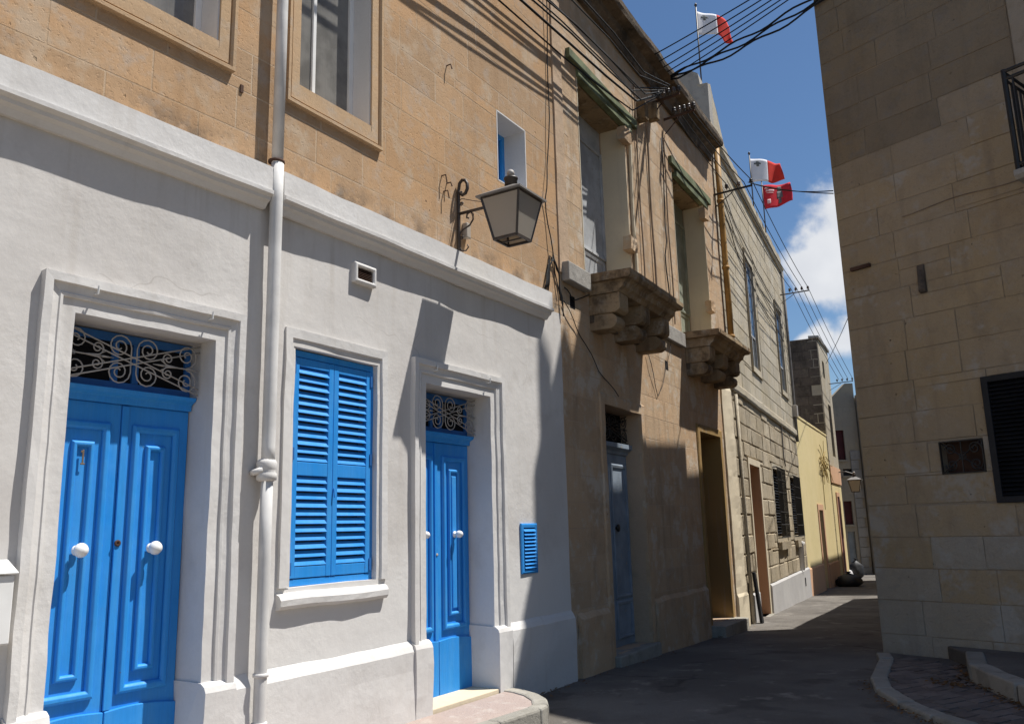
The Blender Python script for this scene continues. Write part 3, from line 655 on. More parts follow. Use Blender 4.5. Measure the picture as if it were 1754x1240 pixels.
bar = [S2.pt(s, z, .02) for z in (4.20, 4.5, 4.9)] + [S2.pt(s, 4.9 + .08 * math.sin(q) + .03, .02 + .055 * (1 - math.cos(q))) for q in [R(x) for x in (40, 80, 120, 160, 200, 240, 280, 330)]]
bw.tube(bar, .017, 6); bw.tube([S2.pt(s, 4.665, .02), S2.pt(s, 4.66, .45)], .016, 6)
bw.tube([S2.pt(s, 4.80, .02), S2.pt(s, 4.815, .06), S2.pt(s, 4.76, .2), S2.pt(s, 4.68, .43)], .004, 5)
bw.build('bracket', 'iron_lamp', lamp, smooth=True)
V = Wall(S2.pt(s, 0, 0).x, S2.pt(s, 0, 0).y, math.degrees(S2.th) + 90)      # plane at right angles to the wall: its s runs outwards
sc = MB()
P_ = lambda o, z: S2.pt(s, z, o)
sc.tube([P_(.02, 4.40), P_(.03, 4.46), P_(.08, 4.495), P_(.15, 4.52), P_(.19, 4.57), P_(.19, 4.625), P_(.16, 4.655), P_(.12, 4.64), P_(.115, 4.605), P_(.14, 4.595)], .009, 5)
for (o, z, r_, a) in ((.055, 4.76, .022, 0), (.05, 4.41, .022, 0), (.05, 4.88, .015, 0)):
    sc.tube([P_(o + r_ * (1 - i / 20) * math.cos(i * .55 + a), z + r_ * (1 - i / 20) * math.sin(i * .55 + a)) for i in range(17)], .006, 5)
sc.tube([P_(.02, 4.33), P_(.05, 4.28), P_(.10, 4.27), P_(.13, 4.3), P_(.12, 4.33)], .007, 5)
sc.build('scroll', 'iron_lamp', lamp, smooth=True)
MB().box(S2, -1.97, -1.90, 4.44, 4.60, .0, .06).build('junction_box', 'porcelain', lamp, bevel=.01)

# ------------------------------------------------------------------ limestone house with two stone balconies
lime = empty('limestone_house', S3.pt(0, 0, 0), 'pale limestone house with two empty stone balcony ledges and green lintel beams', 'house')
B1 = (.75, 2.40, 4.74, 7.58); B2 = (4.55, 6.35, 4.74, 7.66); DA = (1.15, 2.42, .10, 3.15); DB = (5.10, 6.30, .04, 3.15)
H3 = [B1, B2, DA, DB, (.28, .42, 4.22, 4.38), (3.62, 3.76, 3.98, 4.12)]
W3 = wall_mesh(S3, 0, 7.3, -.8, 9.0, -.0006, -.45, [B1, B2, DA, DB]).build('wall', 'pale_mortar', lime)
blocks(S3, 0.004, 7.296, -.5, 9.0, .30, W3, 'pale_limestone', H3, .0008, (.55, 1.15), 11, .004, .0008, .002)
MB().box(S3, -.02, 7.28, 9.0, 9.2, -6, -.01).build('roof', 'concrete', lime)
MB().box(S3, .3, 7.2, -.8, 9.0, -6, -.9).build('rear_mass', 'concrete', lime)
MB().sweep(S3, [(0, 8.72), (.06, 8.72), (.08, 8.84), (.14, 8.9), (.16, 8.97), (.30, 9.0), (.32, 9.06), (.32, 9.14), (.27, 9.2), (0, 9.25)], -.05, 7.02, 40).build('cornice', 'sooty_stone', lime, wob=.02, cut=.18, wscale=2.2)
MB().sweep(S3, [(-.3, 9.21), (.1, 9.26), (.1, 9.36), (-.3, 9.36)], -.05, 7.2, 20).build('parapet_coping', 'concrete', lime, wob=.02, cut=.2, wscale=2)
MB().sweep(S3, [(0, 4.6), (.02, 4.6), (.02, 8.7), (0, 8.7)], .01, .26, 3).build('pilaster', 'pale_mortar', lime, wob=.006, cut=.2)
MB().box(S3, .06, .70, 4.50, 4.74, 0, .11).build('ledge_stone', 'concrete', lime, bevel=.015)
MB().box(S3, 3.0, 4.5, 4.46, 4.70, 0, .08).build('ledge_stone', 'concrete', lime, bevel=.015)
for h in H3[4:]: MB().box(S3, h[0], h[1], h[2], h[3], -.0035, .0005).build('putlog_hole', 'dark_room', lime)
def balcony(s0, s1, zt, out):
    slab = MB().sweep(S3, [(0, zt - .10), (out - .03, zt - .10), (out, zt - .06), (out, zt), (0, zt + .01)], s0, s1, 10).build('balcony', 'balcony_stone', lime, wob=.006, cut=.14)
    MB().sweep(S3, [(0, zt - .25), (out - .20, zt - .25), (out - .17, zt - .21), (out - .13, zt - .19), (out - .11, zt - .13), (out - .07, zt - .102), (0, zt - .102)], s0 + .07, s1 - .07, 10).build('slab_moulding', 'balcony_stone', slab, wob=.005, cut=.12)
    n = 3; w = .30
    for i in range(n):
        a = lerp(s0 + .09, s1 - .09 - w, i / (n - 1)) ; o = out - .20
        up = [(0, zt - .50), (o - .06, zt - .50), (o - .01, zt - .47), (o, zt - .43), (o, zt - .252), (0, zt - .252)]
        MB().sweep(S3, up, a, a + w, 2).build('corbel', 'balcony_stone', slab, bevel=.01, wob=.003, cut=.12)
        lo = [(0, zt - .70), (.08, zt - .70)] + [(o - .17 + .10 * math.sin(q) + .02, zt - .602 - .098 * math.cos(q)) for q in [R(x) for x in (10, 40, 70, 100, 130, 160)]] + [(0, zt - .502)]
        MB().sweep(S3, lo, a + .015, a + w - .015, 2).build('corbel_scroll', 'balcony_stone', slab, wob=.003, cut=.1)
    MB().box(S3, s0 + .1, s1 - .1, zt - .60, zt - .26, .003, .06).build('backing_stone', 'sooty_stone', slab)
balcony(.74, 2.78, 4.74, .62); balcony(4.58, 6.60, 4.74, .62)
def balcony_door(h, mat, beam, lead):
    s0, s1, z0, z1 = h; d = -.38
    f = MB(); f.box(S3, s0, s1, z0, z1, d - .06, d - .02)
    f.surround(S3, s0 + .06, lerp(s0, s1, .5) - .02, z0 + .75, z1 - .5, [(0, d - .02), (0, d + .0), (.05, d + .008), (.05, d - .02)], True)
    f.surround(S3, lerp(s0, s1, .5) + .06, s1 - .06, z0 + .75, z1 - .5, [(0, d - .02), (0, d + .0), (.05, d + .008), (.05, d - .02)], True)
    f.surround(S3, s0 + .1, lerp(s0, s1, .5) - .05, z0 + .1, z0 + .62, [(0, d - .02), (0, d - .01), (.04, d + .0), (.04, d - .02)], True)
    f.surround(S3, lerp(s0, s1, .5) + .1, s1 - .1, z0 + .1, z0 + .62, [(0, d - .02), (0, d - .01), (.04, d + .0), (.04, d - .02)], True)
    f.build('balcony_door', mat, lime, bevel=.003)
    rv = MB(); rv.box(S3, s1 - .012, s1 + .006, z0, z1, d, .006); rv.box(S3, s0 - .006, s0 + .012, z0, z1, d, .006); rv.build('door_reveal', 'cream_plaster', lime)
    MB().box(S3, s0 - .006, s1 + .006, z1 - .10, z1 + .006, d - .02, -.06).build('lintel', 'stained_stone', lime, wob=.012, cut=.15)
    MB().box(S3, beam[0], beam[1], z1 + .05, z1 + .18, -.02, .06).build('lintel_beam', 'green_beam', lime, wob=.003, cut=.3)
    MB().box(S3, beam[0] + .3, beam[1] - .2, z1 - .08, z1 + .038, -.05, .04).build('beam_board', 'green_beam', lime, wob=.003, cut=.3)
    for (z, o) in lead: MB().box(S3, s1 - .22, s1 + .03, z, z + .2, -.02, .10).build('socket_stone', 'pale_limestone', lime, wob=.02, cut=.06, wscale=9)
balcony_door(B1, 'grey_wood', (.44, 2.84), ((5.5, 0), (7.2, 0)))
balcony_door(B2, 'sage_wood', (4.45, 6.75), ((5.45, 0), (7.25, 0)))
# ground floor doors
s0, s1, z0, z1 = DA
da = MB().box(S3, s0, s1, z0, 2.58, -.30, -.24).sweep(S3, [(-.3, 2.58), (-.22, 2.58), (-.2, 2.62), (-.14, 2.66), (-.14, 2.72), (-.3, 2.72)], s0, s1).build('door', 'pale_blue_paint', lime, bevel=.004)
for (a, b) in ((s0 + .05, lerp(s0, s1, .5) - .04), (lerp(s0, s1, .5) + .04, s1 - .05)):
    MB().surround(S3, a + .05, b - .05, .75, 2.40, [(0, -.24), (0, -.222), (.03, -.215), (.05, -.225), (.05, -.24)], True).build('panel_moulding', 'pale_blue_paint', da)
    MB().surround(S3, a + .05, b - .05, .24, .62, [(0, -.24), (0, -.222), (.03, -.215), (.05, -.225), (.05, -.24)], True).build('panel_moulding', 'pale_blue_paint', da)
MB().lathe(S3.pt(1.92, 1.6, -.235), S3.n, [(.02, 0), (.02, .02), (.05, .03), (.05, .045), (.01, .05)], 12).build('knocker', 'iron_black', da, smooth=True)
MB().box(S3, s0, s1, 2.72, z1, -.36, -.30).build('transom_board', 'dark_room', da)
scroll_grille(S3, s0 + .02, s1 - .02, 2.74, z1 - .02, -.2, da, 'iron_black', .007)
MB().surround(S3, s0, s1, -.3, z1, [(0, -.03), (0, .02), (.12, .022), (.14, .01), (.14, -.03)]).build('door_surround', 'pale_limestone', lime, wob=.008, cut=.15)
MB().box(S3, s0 - .05, s1 + .08, -.5, .10, -.3, .10).build('doorstep', 'kerb_stone', lime, bevel=.015, wob=.008, cut=.15)
s0, s1, z0, z1 = DB
db = MB().box(S3, s0, s1, z0, z1, -.42, -.36).build('door', 'maroon', lime)
MB().box(S3, s0, s1, 2.45, 2.53, -.36, -.31).build('door_rail', 'stained_stone', db)
MB().lathe(S3.pt(5.75, 1.2, -.36), S3.n, [(.02, 0), (.03, .03), (.01, .04)], 10).build('knob', 'brass', db, smooth=True)
rv = MB(); rv.box(S3, s1 - .012, s1 + .004, z0, z1, -.36, .004); rv.box(S3, s0 - .004, s0 + .012, z0, z1, -.36, .004); rv.box(S3, s0, s1, z1 - .012, z1 + .003, -.36, .004); rv.build('door_reveal', 'ochre_plaster', lime)
MB().surround(S3, s0, s1, -.3, z1, [(0, -.03), (0, .028), (.11, .03), (.13, .015), (.13, -.03)]).build('door_surround', 'ochre_plaster', lime, wob=.008, cut=.15)
MB().box(S3, s0 - .12, s1 + .12, -.6, .04, -.36, .26).build('doorstep', 'kerb_stone', lime, bevel=.015, wob=.008, cut=.15)
MB().sweep(S3, [(0, -.8), (.05, -.8), (.045, .62), (.0, .68)], .15, 1.0, 6).build('plinth', 'pale_limestone', lime, wob=.02, cut=.15, wscale=3)
MB().sweep(S3, [(0, -.8), (.05, -.8), (.045, .60), (.0, .66)], 2.58, 4.95, 14).build('plinth', 'pale_limestone', lime, wob=.02, cut=.15, wscale=3)
MB().sweep(S3, [(0, -.8), (.06, -.8), (.055, .35), (.03, .40), (.03, 4.1), (0, 4.2)], 6.62, 7.29, 4).build('whitewashed_corner', 'cream_plaster', lime, wob=.015, cut=.15, wscale=3)
for (s, za, zb, r_) in ((2.86, 5.0, 8.4, .012), (3.35, 4.8, 8.3, .016), (4.15, 4.8, 8.0, .012), (2.52, 4.8, 7.5, .03)):
    MB().tube([S3.pt(s, lerp(za, zb, q), .03 + .008 * math.sin(q * 9)) for q in [i / 8 for i in range(9)]], r_, 6).build('conduit', 'conduit_buff' if r_ < .025 else 'cream_plaster', lime)
for (s, z, w, h, o) in ((2.95, 7.85, .16, .3, .16), (3.5, 8.1, .16, .28, .16)): MB().box(S3, s, s + w, z, z + h, 0, o).build('cable_box', 'stained_stone', lime, bevel=.01)

op = empty('drainpipe', S3.pt(7.36, 0, .09), 'ochre drainpipe at the corner between the balcony house and the weathered house', 'drainpipe')
MB().tube([S3.pt(7.36, z, .09) for z in (9.15, 8, 6.5, 4.6)], .06, 10).build('pipe', 'ochre_pipe', op, smooth=True)
for z in (5.2, 6.6, 8.0): MB().lathe(S3.pt(7.36, z, .09), (0, 0, 1), [(.06, -.03), (.075, -.025), (.075, .025), (.06, .03)], 10).build('pipe_clip', 'ochre_pipe', op, smooth=True)

# ------------------------------------------------------------------ weathered house
wea = empty('weathered_house', S4.pt(0, 0, 0), 'weathered limestone house with black barred windows and a grey plinth', 'house')
UA = (3.1, 4.15, 5.15, 7.75); UB = (8.0, 9.1, 5.3, 7.7); DC = (1.45, 2.72, -.25, 2.82); GA = (4.75, 6.25, 1.3, 2.92); GB = (7.9, 9.4, 1.28, 2.86)
H4 = [UA, UB, DC, GA, GB]
W4 = wall_mesh(S4, 0.03, 10.38, -1.2, 9.75, -.01, -.45, H4).build('wall', 'weathered_mortar', wea)
fat = lambda h, a: (h[0] - a, h[1] + a, h[2] - a, h[3] + a)
blocks(S4, .03, 10.38, 4.36, 9.3, .36, W4, 'weathered_limestone', [fat(UA, .16), fat(UB, .16)], .004, (.6, 1.2), 21, .005, .004, .008)
blocks(S4, .03, 10.38, -.8, 4.16, .37, W4, 'rough_limestone', [fat(DC, .14), fat(GA, .12), fat(GB, .12), (GA[0] - .1, GA[1] + .1, 1.0, 1.2)], .008, (.45, 1.0), 22, .008, .012, .018, rough=.008)
MB().box(S4, .03, 10.36, -1.2, 9.7, -6, -.46).build('rear_mass', 'weathered_limestone', wea)
MB().sweep(S4, [(0, 4.16), (.05, 4.16), (.07, 4.2), (.07, 4.32), (.04, 4.36), (0, 4.36)], .03, 10.38, 40).build('string_course', 'weathered_limestone', wea, wob=.012, cut=.25)
MB().sweep(S4, [(0, 9.3), (.05, 9.3), (.06, 9.36), (.10, 9.4), (.10, 9.46), (0, 9.48)], .03, 10.38, 40).build('cornice', 'weathered_limestone', wea, wob=.012, cut=.25)
MB().sweep(S4, [(-.3, 9.485), (.03, 9.485), (.03, 9.78), (-.3, 9.82)], .03, 10.38, 40).build('parapet', 'weathered_limestone', wea, wob=.025, cut=.25)
F4 = Wall(S4.pt(0, 0).x, S4.pt(0, 0).y, 24.84 + 90)
MB().plate(F4, [(-5.9, 8.9), (-5.9, 10.9), (-.8, 10.98), (-.28, 10.97), (-.16, 10.88), (-.13, 10.55), (.02, 10.62), (.02, 8.9)], -.03, -.42).build('flank_parapet', 'concrete', wea, wob=.015, cut=.3)
MB().plate(S4, [(.03, 9.0), (.03, 10.62), (.42, 10.78), (1.0, 10.4), (1.65, 9.83), (1.65, 9.0)], .004, -.25).build('ramped_parapet', 'weathered_limestone', wea, wob=.012, cut=.25)
for h in (UA, UB):
    s0, s1, z0, z1 = h
    MB().surround(S4, s0, s1, z0, z1, [(0, -.04), (0, .025), (.13, .028), (.16, .05), (.16, -.02)], True).build('window_surround', 'weathered_limestone', wea, wob=.006, cut=.2)
    wf = MB(); wf.surround(S4, s0 + .06, s1 - .06, z0 + .06, z1 - .06, [(0, -.09), (0, -.03), (.06, -.03), (.06, -.09)], True); wf.box(S4, (s0 + s1) / 2 - .03, (s0 + s1) / 2 + .03, z0 + .06, z1 - .06, -.085, -.035); wf.box(S4, s0 + .06, s1 - .06, lerp(z0, z1, .3), lerp(z0, z1, .3) + .05, -.084, -.036)
    win = wf.build('window', 'grey_wood', wea)
    for a, b in ((s0 + .058, (s0 + s1) / 2 - .028), ((s0 + s1) / 2 + .028, s1 - .058)):
        MB().box(S4, a, b, z0 + .058, lerp(z0, z1, .3) + .001, -.07, -.055).build('pane', 'window_glass', win); MB().box(S4, a, b, lerp(z0, z1, .3) + .049, z1 - .058, -.07, -.055).build('pane', 'blue_glass', win)
s0, s1, z0, z1 = DC
MB().surround(S4, s0, s1, -.6, z1, [(0, -.05), (0, .02), (.13, .022), (.13, -.03)]).build('door_surround', 'cream_plaster', wea, wob=.005, cut=.25)
rv = MB(); rv.box(S4, s1 - .012, s1 + .006, z0, z1, -.43, .006); rv.box(S4, s0 - .006, s0 + .012, z0, z1, -.43, .006); rv.box(S4, s0, s1, z1 - .012, z1 + .004, -.43, .006); rv.build('door_reveal', 'pink_plaster', wea)
dd = MB().box(S4, s0, s1, z0, z1, -.44, -.40).build('door', 'stained_stone', wea); MB().surround(S4, s0 + .15, s1 - .15, .5, 2.4, [(0, -.4), (0, -.38), (.05, -.38), (.05, -.4)], True).build('panel_moulding', 'stained_stone', dd)
MB().box(S4, s0 - .1, s1 + .1, -.8, -.25, -.4, .08).build('doorstep', 'kerb_stone', wea, bevel=.01)
for h in (GA, GB):
    s0, s1, z0, z1 = h
    MB().surround(S4, s0, s1, z0, z1, [(0, -.04), (0, .012), (.12, .014), (.12, -.02)], True).build('window_surround', 'weathered_limestone', wea, wob=.006, cut=.2)
    MB().box(S4, s0 - .05, s1 + .05, z0 - .3, z0 - .12, 0, .10).build('window_sill', 'rough_limestone', wea, wob=.012, cut=.12)
    wf = MB().box(S4, s0 + .01, s1 - .01, z0 + .01, z1 - .01, -.2, -.12).build('window', 'black_shutter', wea)
    n = 22
    for i in range(n):
        z = lerp(z0 + .06, z1 - .06, (i + .5) / n); MB().sweep(S4, [(-.12, z + .03), (-.05, z - .03), (-.045, z - .022), (-.115, z + .036)], s0 + .03, s1 - .03).build('slat', 'black_shutter', wf)
    g = MB()
    for i in range(9): a = lerp(s0 + .05, s1 - .05, i / 8); g.tube([S4.pt(a, z0 - .02, .11), S4.pt(a, z1 + .02, .11)], .011, 5)
    for q in (0, .18, .36, .64, .82, 1): z = lerp(z0 - .02, z1 + .02, q); g.tube([S4.pt(s0, z, -.02), S4.pt(s0, z, .11), S4.pt(s1, z, .11), S4.pt(s1, z, -.02)], .014, 5)
    g.build('window_bars', 'iron_black', wea)
MB().sweep(S4, [(0, -1.2), (.06, -1.2), (.06, .30), (.03, .335), (0, .335)], 2.86, 10.37, 20).build('plinth', 'grey_plaster', wea, wob=.006, cut=.3)
MB().sweep(S4, [(0, -1.2), (.06, -1.2), (.06, .28), (.03, .31), (0, .31)], .62, 1.31, 3).build('plinth', 'grey_plaster', wea, wob=.006, cut=.3)
MB().tube([S4.pt(.32, z, .05) for z in (4.1, 2, -.2)], .035, 8).build('conduit', 'weathered_limestone', wea, smooth=True)
MB().tube([S4.pt(6.9, 4.15, .04), S4.pt(6.92, 3.3, .03), S4.pt(7.1, 3.1, .03)], .018, 6).build('conduit', 'cable_grey', wea)
MB().tube([S4.pt(10.2, z, .06) for z in (9.3, 7, 5, 4.0)], .045, 8).build('conduit', 'cable_grey', wea, smooth=True)
MB().box(S4, 8.9, 9.06, -.1, .12, .058, .07).build('wall_slot', 'dark_room', wea)
MB().tube([S4.pt(8.6, .34, .03), S4.pt(8.6, 1.0, .05), S4.pt(8.6, 1.12, .1)], .09, 10).build('pipe_stub', 'white_plaster', wea, smooth=True)
bp = MB(); bp.hexa([S4.pt(.42, -.34, .16), S4.pt(.42, -.34, .21), S4.pt(.60, -.34, .21), S4.pt(.60, -.34, .16), S4.pt(.38, .72, .075), S4.pt(.38, .72, .125), S4.pt(.55, .72, .125), S4.pt(.55, .72, .075)])
tag(bp.build('plank', 'black_shutter', loc=S4.pt(.5, -.34, .18), bevel=.006), 'narrow black plank leaning on the weathered wall at the edge of the shade', 'plank')

# ------------------------------------------------------------------ yellow house, tall dark house, far end of the lane
yel = empty('yellow_house', S5.pt(0, -.5, 0), 'low yellow plastered house with a pink framed doorway, beyond the grey plinth', 'house')
DY = (3.4, 4.35, -.7, 2.02)
wall_mesh(S5, 0.03, 7.5, -1.4, 4.83, 0, -.4, [DY]).build('wall', 'yellow_plaster', yel, bevel=.01)
MB().box(S5, .03, 7.5, -1.4, 4.75, -6, -.41).build('rear_mass', 'concrete', yel)
MB().surround(S5, DY[0], DY[1], -1.2, DY[3], [(0, -.02), (0, .03), (.2, .03), (.2, -.02)]).build('door_surround', 'pink_plaster', yel, bevel=.006)
MB().box(S5, DY[0], DY[1], DY[2], DY[3], -.3, -.24).build('door', 'maroon', yel)
MB().sweep(S5, [(0, -1.4), (.05, -1.4), (.05, .26), (.03, .29), (0, .29)], .03, 3.19, 6).build('plinth', 'pink_plaster', yel)
MB().sweep(S5, [(0, -1.4), (.05, -1.4), (.05, .2), (.03, .23), (0, .23)], 4.56, 7.48, 6).build('plinth', 'pink_plaster', yel)
MB().sweep(S5, [(-.35, 4.83), (.02, 4.83), (.02, 4.9), (-.35, 4.92)], .03, 7.48, 8).build('coping', 'yellow_plaster', yel, wob=.006, cut=.3)
MB().box(S4, 10.1, 10.36, 4.75, 5.1, .0, .14).build('meter_box', 'porcelain', wea, bevel=.01)
tw = MB(); rg = random.Random(4)
for i in range(34):
    p = S5.pt(5.4 + rg.uniform(-.7, .7), 3.55 + rg.uniform(-.15, .35), .03); pts = [p]
    v = S5.u * rg.uniform(-.9, .9) + Vector((0, 0, rg.uniform(-.4, .5))) + S5.n * rg.uniform(0, .25)
    for k in range(6):
        pts.append(pts[-1] + v * .11); v += S5.u * rg.uniform(-.9, .9) + Vector((0, 0, rg.uniform(-.7, .5)))
    tw.tube(pts, .012, 4)
tw.tube([S5.pt(5.2, 3.6, .02), S5.pt(5.15, 2.8, .02), S5.pt(5.1, 2.05, .02)], .012, 4)
tag(tw.build('dry_creeper', 'dry_twig', loc=S5.pt(5.2, 2.0, .02)), 'dry twisted creeper stems hanging on the yellow wall', 'creeper')

tall = empty('tall_house', S5.pt(7.52, -.5, 0), 'tall house with a dark flank wall rising behind the low yellow house', 'house')
F5 = Wall(S5.pt(7.53, 0).x, S5.pt(7.53, 0).y, 27.03 + 90)
fl = MB().box(F5, -6, 0, -1.4, 8.72, -.02, -.3).build('flank_wall', 'dark_flank_stone', tall)  # flank given a darker stone colour than the front
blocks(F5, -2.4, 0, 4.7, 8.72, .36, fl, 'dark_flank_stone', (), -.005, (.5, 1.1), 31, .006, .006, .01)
fw = wall_mesh(F5.__class__(S5.P.x, S5.P.y, 27.03), 7.54, 10.9, 3.2, 8.72, 0, -.35, [(9.2, 10.1, 4.2, 6.3), (8.6, 9.2, 7.3, 8.0)]).build('front_wall', 'weathered_limestone', tall)
MB().box(S5, 9.2, 10.1, 4.2, 6.3, -.2, -.12).build('window', 'black_shutter', tall); MB().box(S5, 8.6, 9.2, 7.3, 8.0, -.2, -.12).build('window', 'black_shutter', tall)
MB().box(S5, 7.56, 10.9, -1.6, 3.2, -.35, 0.0).build('lower_front', 'yellow_plaster', tall)
MB().box(S5, 7.6, 10.88, 3.1, 3.75, .002, .04).build('pink_band', 'pink_plaster', tall)
MB().surround(S5, 8.9, 9.6, -1.2, 2.6, [(0, 0), (0, .04), (.16, .04), (.16, 0)]).build('door_surround', 'pink_plaster', tall)
MB().box(S5, 8.9, 9.6, -1.2, 2.6, .001, .012).build('door', 'maroon', tall)
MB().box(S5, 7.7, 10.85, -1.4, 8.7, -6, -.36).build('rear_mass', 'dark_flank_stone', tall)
MB().sweep(S5, [(-.3, 8.72), (.06, 8.72), (.08, 8.8), (-.3, 8.82)], 7.5, 10.95, 8).build('coping', 'concrete', tall, wob=.015, cut=.3)

FE = Wall(11.9, 40.0, 90); fs_ = lambda a: (11 + a) * 1.081 - 11.9; fz_ = lambda z: 1.6 + (z - 1.6) * 1.081
far = empty('far_house', FE.pt(3.5, -1, 0), 'shaded stone house with dark red shutters closing the far end of the lane', 'house')
holes = [tuple((fs_(h[0]), fs_(h[1]), fz_(h[2]), fz_(h[3]))) for h in [(3.25, 3.62, 4.3, 5.6), (3.3, 3.66, 1.5, 2.5), (3.42, 3.85, 3.6, 3.9), (3.35, 3.66, -.8, 1.2)]]
wall_mesh(FE, -1.5, fs_(4.25), -1.6, fz_(6.6), 0, -.4, holes).build('wall', 'far_stone', far)
MB().plate(FE, [(fs_(a), fz_(z)) for a, z in ((-1, 6.58), (-1, 5.8), (4.25, 5.8), (4.25, 7.7), (3.9, 7.7), (2.9, 6.75))], -.02, -.38).build('gable', 'far_stone', far)
MB().box(FE, -1.5, fs_(4.25), -1.6, fz_(6.4), -5, -.41).build('rear_mass', 'far_stone', far)
for h, m_ in zip(holes, ('maroon', 'maroon', 'black_shutter', 'roller_grey')):
    MB().box(FE, h[0], h[1], h[2], h[3], -.2, -.1).build('shutter' if m_ != 'roller_grey' else 'roller_door', m_, far)
    MB().box(FE, h[0] - .06, h[1] + .06, h[2] - .1, h[2] - .01, -.05, .06).build('window_sill', 'far_stone', far)
for i in range(13): MB().box(FE, fs_(3.80), fs_(4.22) - .1 * (i % 2), -.9 + i * .45, -.9 + i * .45 + .43, 0, .05).build('quoin_stone', 'concrete', far, bevel=.01)
FF = Wall(16.52, 39.7, 90)
fa2 = empty('lane_end_house', FF.pt(1, -1, 0), 'narrow shaded tan house front with a brown door, right of the far red shutters', 'house')
wall_mesh(FF, 0.02, 6, -1.6, 7.6, 0, -.4, [(.36, .95, -.5, 2.2)]).build('wall', 'far_stone', fa2); MB().box(FF, .02, 6, -1.6, 7.5, -1.5, -.41).build('rear_mass', 'far_stone', fa2)
MB().box(FF, .36, .95, -.5, 2.2, -.25, -.15).build('door', 'rust', fa2)
MB().surround(FF, .36, .95, -1, 2.2, [(0, -.02), (0, .04), (.12, .04), (.12, -.02)]).build('door_surround', 'pale_limestone', fa2)
MB().box(FF, .1, 1.4, -1.4, -.5, 0, .45).build('doorstep', 'kerb_stone', fa2, bevel=.01)
lamp2 = lantern('street_lamp', S5, 10.2, 3.25, .62, 1.15, 'small pale lantern far down the lane beside the pink band')
MB().tube([S5.pt(10.2, 3.6, .02), S5.pt(10.2, 3.62, .3), S5.pt(10.2, 3.5, .62)], .02, 6).build('bracket', 'iron_lamp', lamp2)

# house on the right of the lane past the corner building (its shadow closes the sunny patch)
gw = empty('garden_wall', RS.pt(-5, -.3, 0), 'low limestone garden wall along the lane behind the corner building', 'wall')
gm = MB().box(RS, -14.5, -5.02, -1.2, 4.0, -.38, -.02).build('wall', 'weathered_mortar', gw)
blocks(RS, -14.5, -5.02, -.9, 4.0, .38, gm, 'weathered_limestone', (), -.005, (.6, 1.2), 61, .005, .004, .008)
MB().sweep(RS, [(-.44, 4.0), (.04, 4.0), (.05, 4.05), (-.2, 4.12), (-.45, 4.05)], -14.5, -5.02, 12).build('coping', 'concrete', gw, wob=.012, cut=.3)
L2 = Wall(12.75, 26.3, 207.0)
hid = empty('lane_house', L2.pt(-2, -.5, 0), 'limestone house behind the corner building, shading the yellow wall across the lane', 'house')
wall_mesh(L2, -9, 0, -1.5, 8.1, 0, -.4, [(-3, -2, 1, 2.6), (-6, -5, 1, 2.6)]).build('wall', 'weathered_limestone', hid)
MB().box(L2, -9, 0, -1.5, 8.0, -6, -.41).build('rear_mass', 'weathered_limestone', hid)
for a in (-3, -6): MB().box(L2, a, a + 1, 1, 2.6, -.2, -.12).build('shutter', 'maroon', hid)
MB().sweep(L2, [(-.3, 8.1), (.08, 8.1), (.1, 8.2), (-.3, 8.24)], -9, 0.05, 6).build('coping', 'concrete', hid)

# ------------------------------------------------------------------ corner building on the right
cor = empty('corner_building', RW.pt(0, 0, 0), 'tall shaded limestone corner building with black louvred shutter and iron balcony', 'building')
WB = (1.57, 3.05, 1.77, 3.21); WG = (1.0, 1.49, 2.13, 2.51)
Wr = wall_mesh(RW, .0, 15, -.6, 12.1, -.0095, -.42, [WB, WG, (2.62, 3.6, 5.3, 7.6)]).build('wall', 'shade_mortar', cor)
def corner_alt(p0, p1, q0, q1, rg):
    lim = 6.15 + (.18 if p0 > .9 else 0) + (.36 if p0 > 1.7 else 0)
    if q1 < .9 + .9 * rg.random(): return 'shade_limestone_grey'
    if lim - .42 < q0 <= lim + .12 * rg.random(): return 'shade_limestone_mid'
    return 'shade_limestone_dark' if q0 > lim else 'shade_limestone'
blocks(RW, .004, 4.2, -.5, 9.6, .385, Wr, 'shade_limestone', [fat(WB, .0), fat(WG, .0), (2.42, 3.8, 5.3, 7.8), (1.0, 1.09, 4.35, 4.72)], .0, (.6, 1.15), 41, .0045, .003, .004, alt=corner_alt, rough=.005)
Ws = wall_mesh(RS, -5.0, -.001, -.9, 9.15, -.012, -.42, [(-4.6, -3.7, 1.2, 2.8)]).build('lane_wall', 'shade_limestone', cor)
MB().box(RS, -4.6, -3.7, 1.2, 2.8, -.3, -.2).build('shutter', 'black_shutter', cor)
A, Bp = RW.pt(0, 0, -.43), RW.pt(15, 0, -.43); E1 = RS.pt(-1.0, 0, -.43)
q = lambda v: (v.x, v.y)
MB().slab([q(RW.pt(.48, 0, -.425)), q(RW.pt(15, 0, -.425)), q(RW.pt(15, 0, -6)), q(RS.pt(-5.0, 0, -6)), q(RS.pt(-5.0, 0, -.425)), q(RS.pt(-.5, 0, -.425))], -.6, 9.14).build('rear_mass', 'shade_limestone', cor)
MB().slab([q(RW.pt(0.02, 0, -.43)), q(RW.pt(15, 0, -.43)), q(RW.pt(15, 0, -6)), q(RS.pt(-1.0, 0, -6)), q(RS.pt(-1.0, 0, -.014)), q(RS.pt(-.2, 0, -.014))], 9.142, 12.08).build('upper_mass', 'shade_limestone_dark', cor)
MB().slab([q(RS.pt(-1.01, 0, -.012)), q(RS.pt(-1.01, 0, -6)), q(RS.pt(-3.3, 0, -6)), q(RS.pt(-3.3, 0, -.012))], 9.152, 9.62).build('roof_parapet', 'shade_limestone', cor)
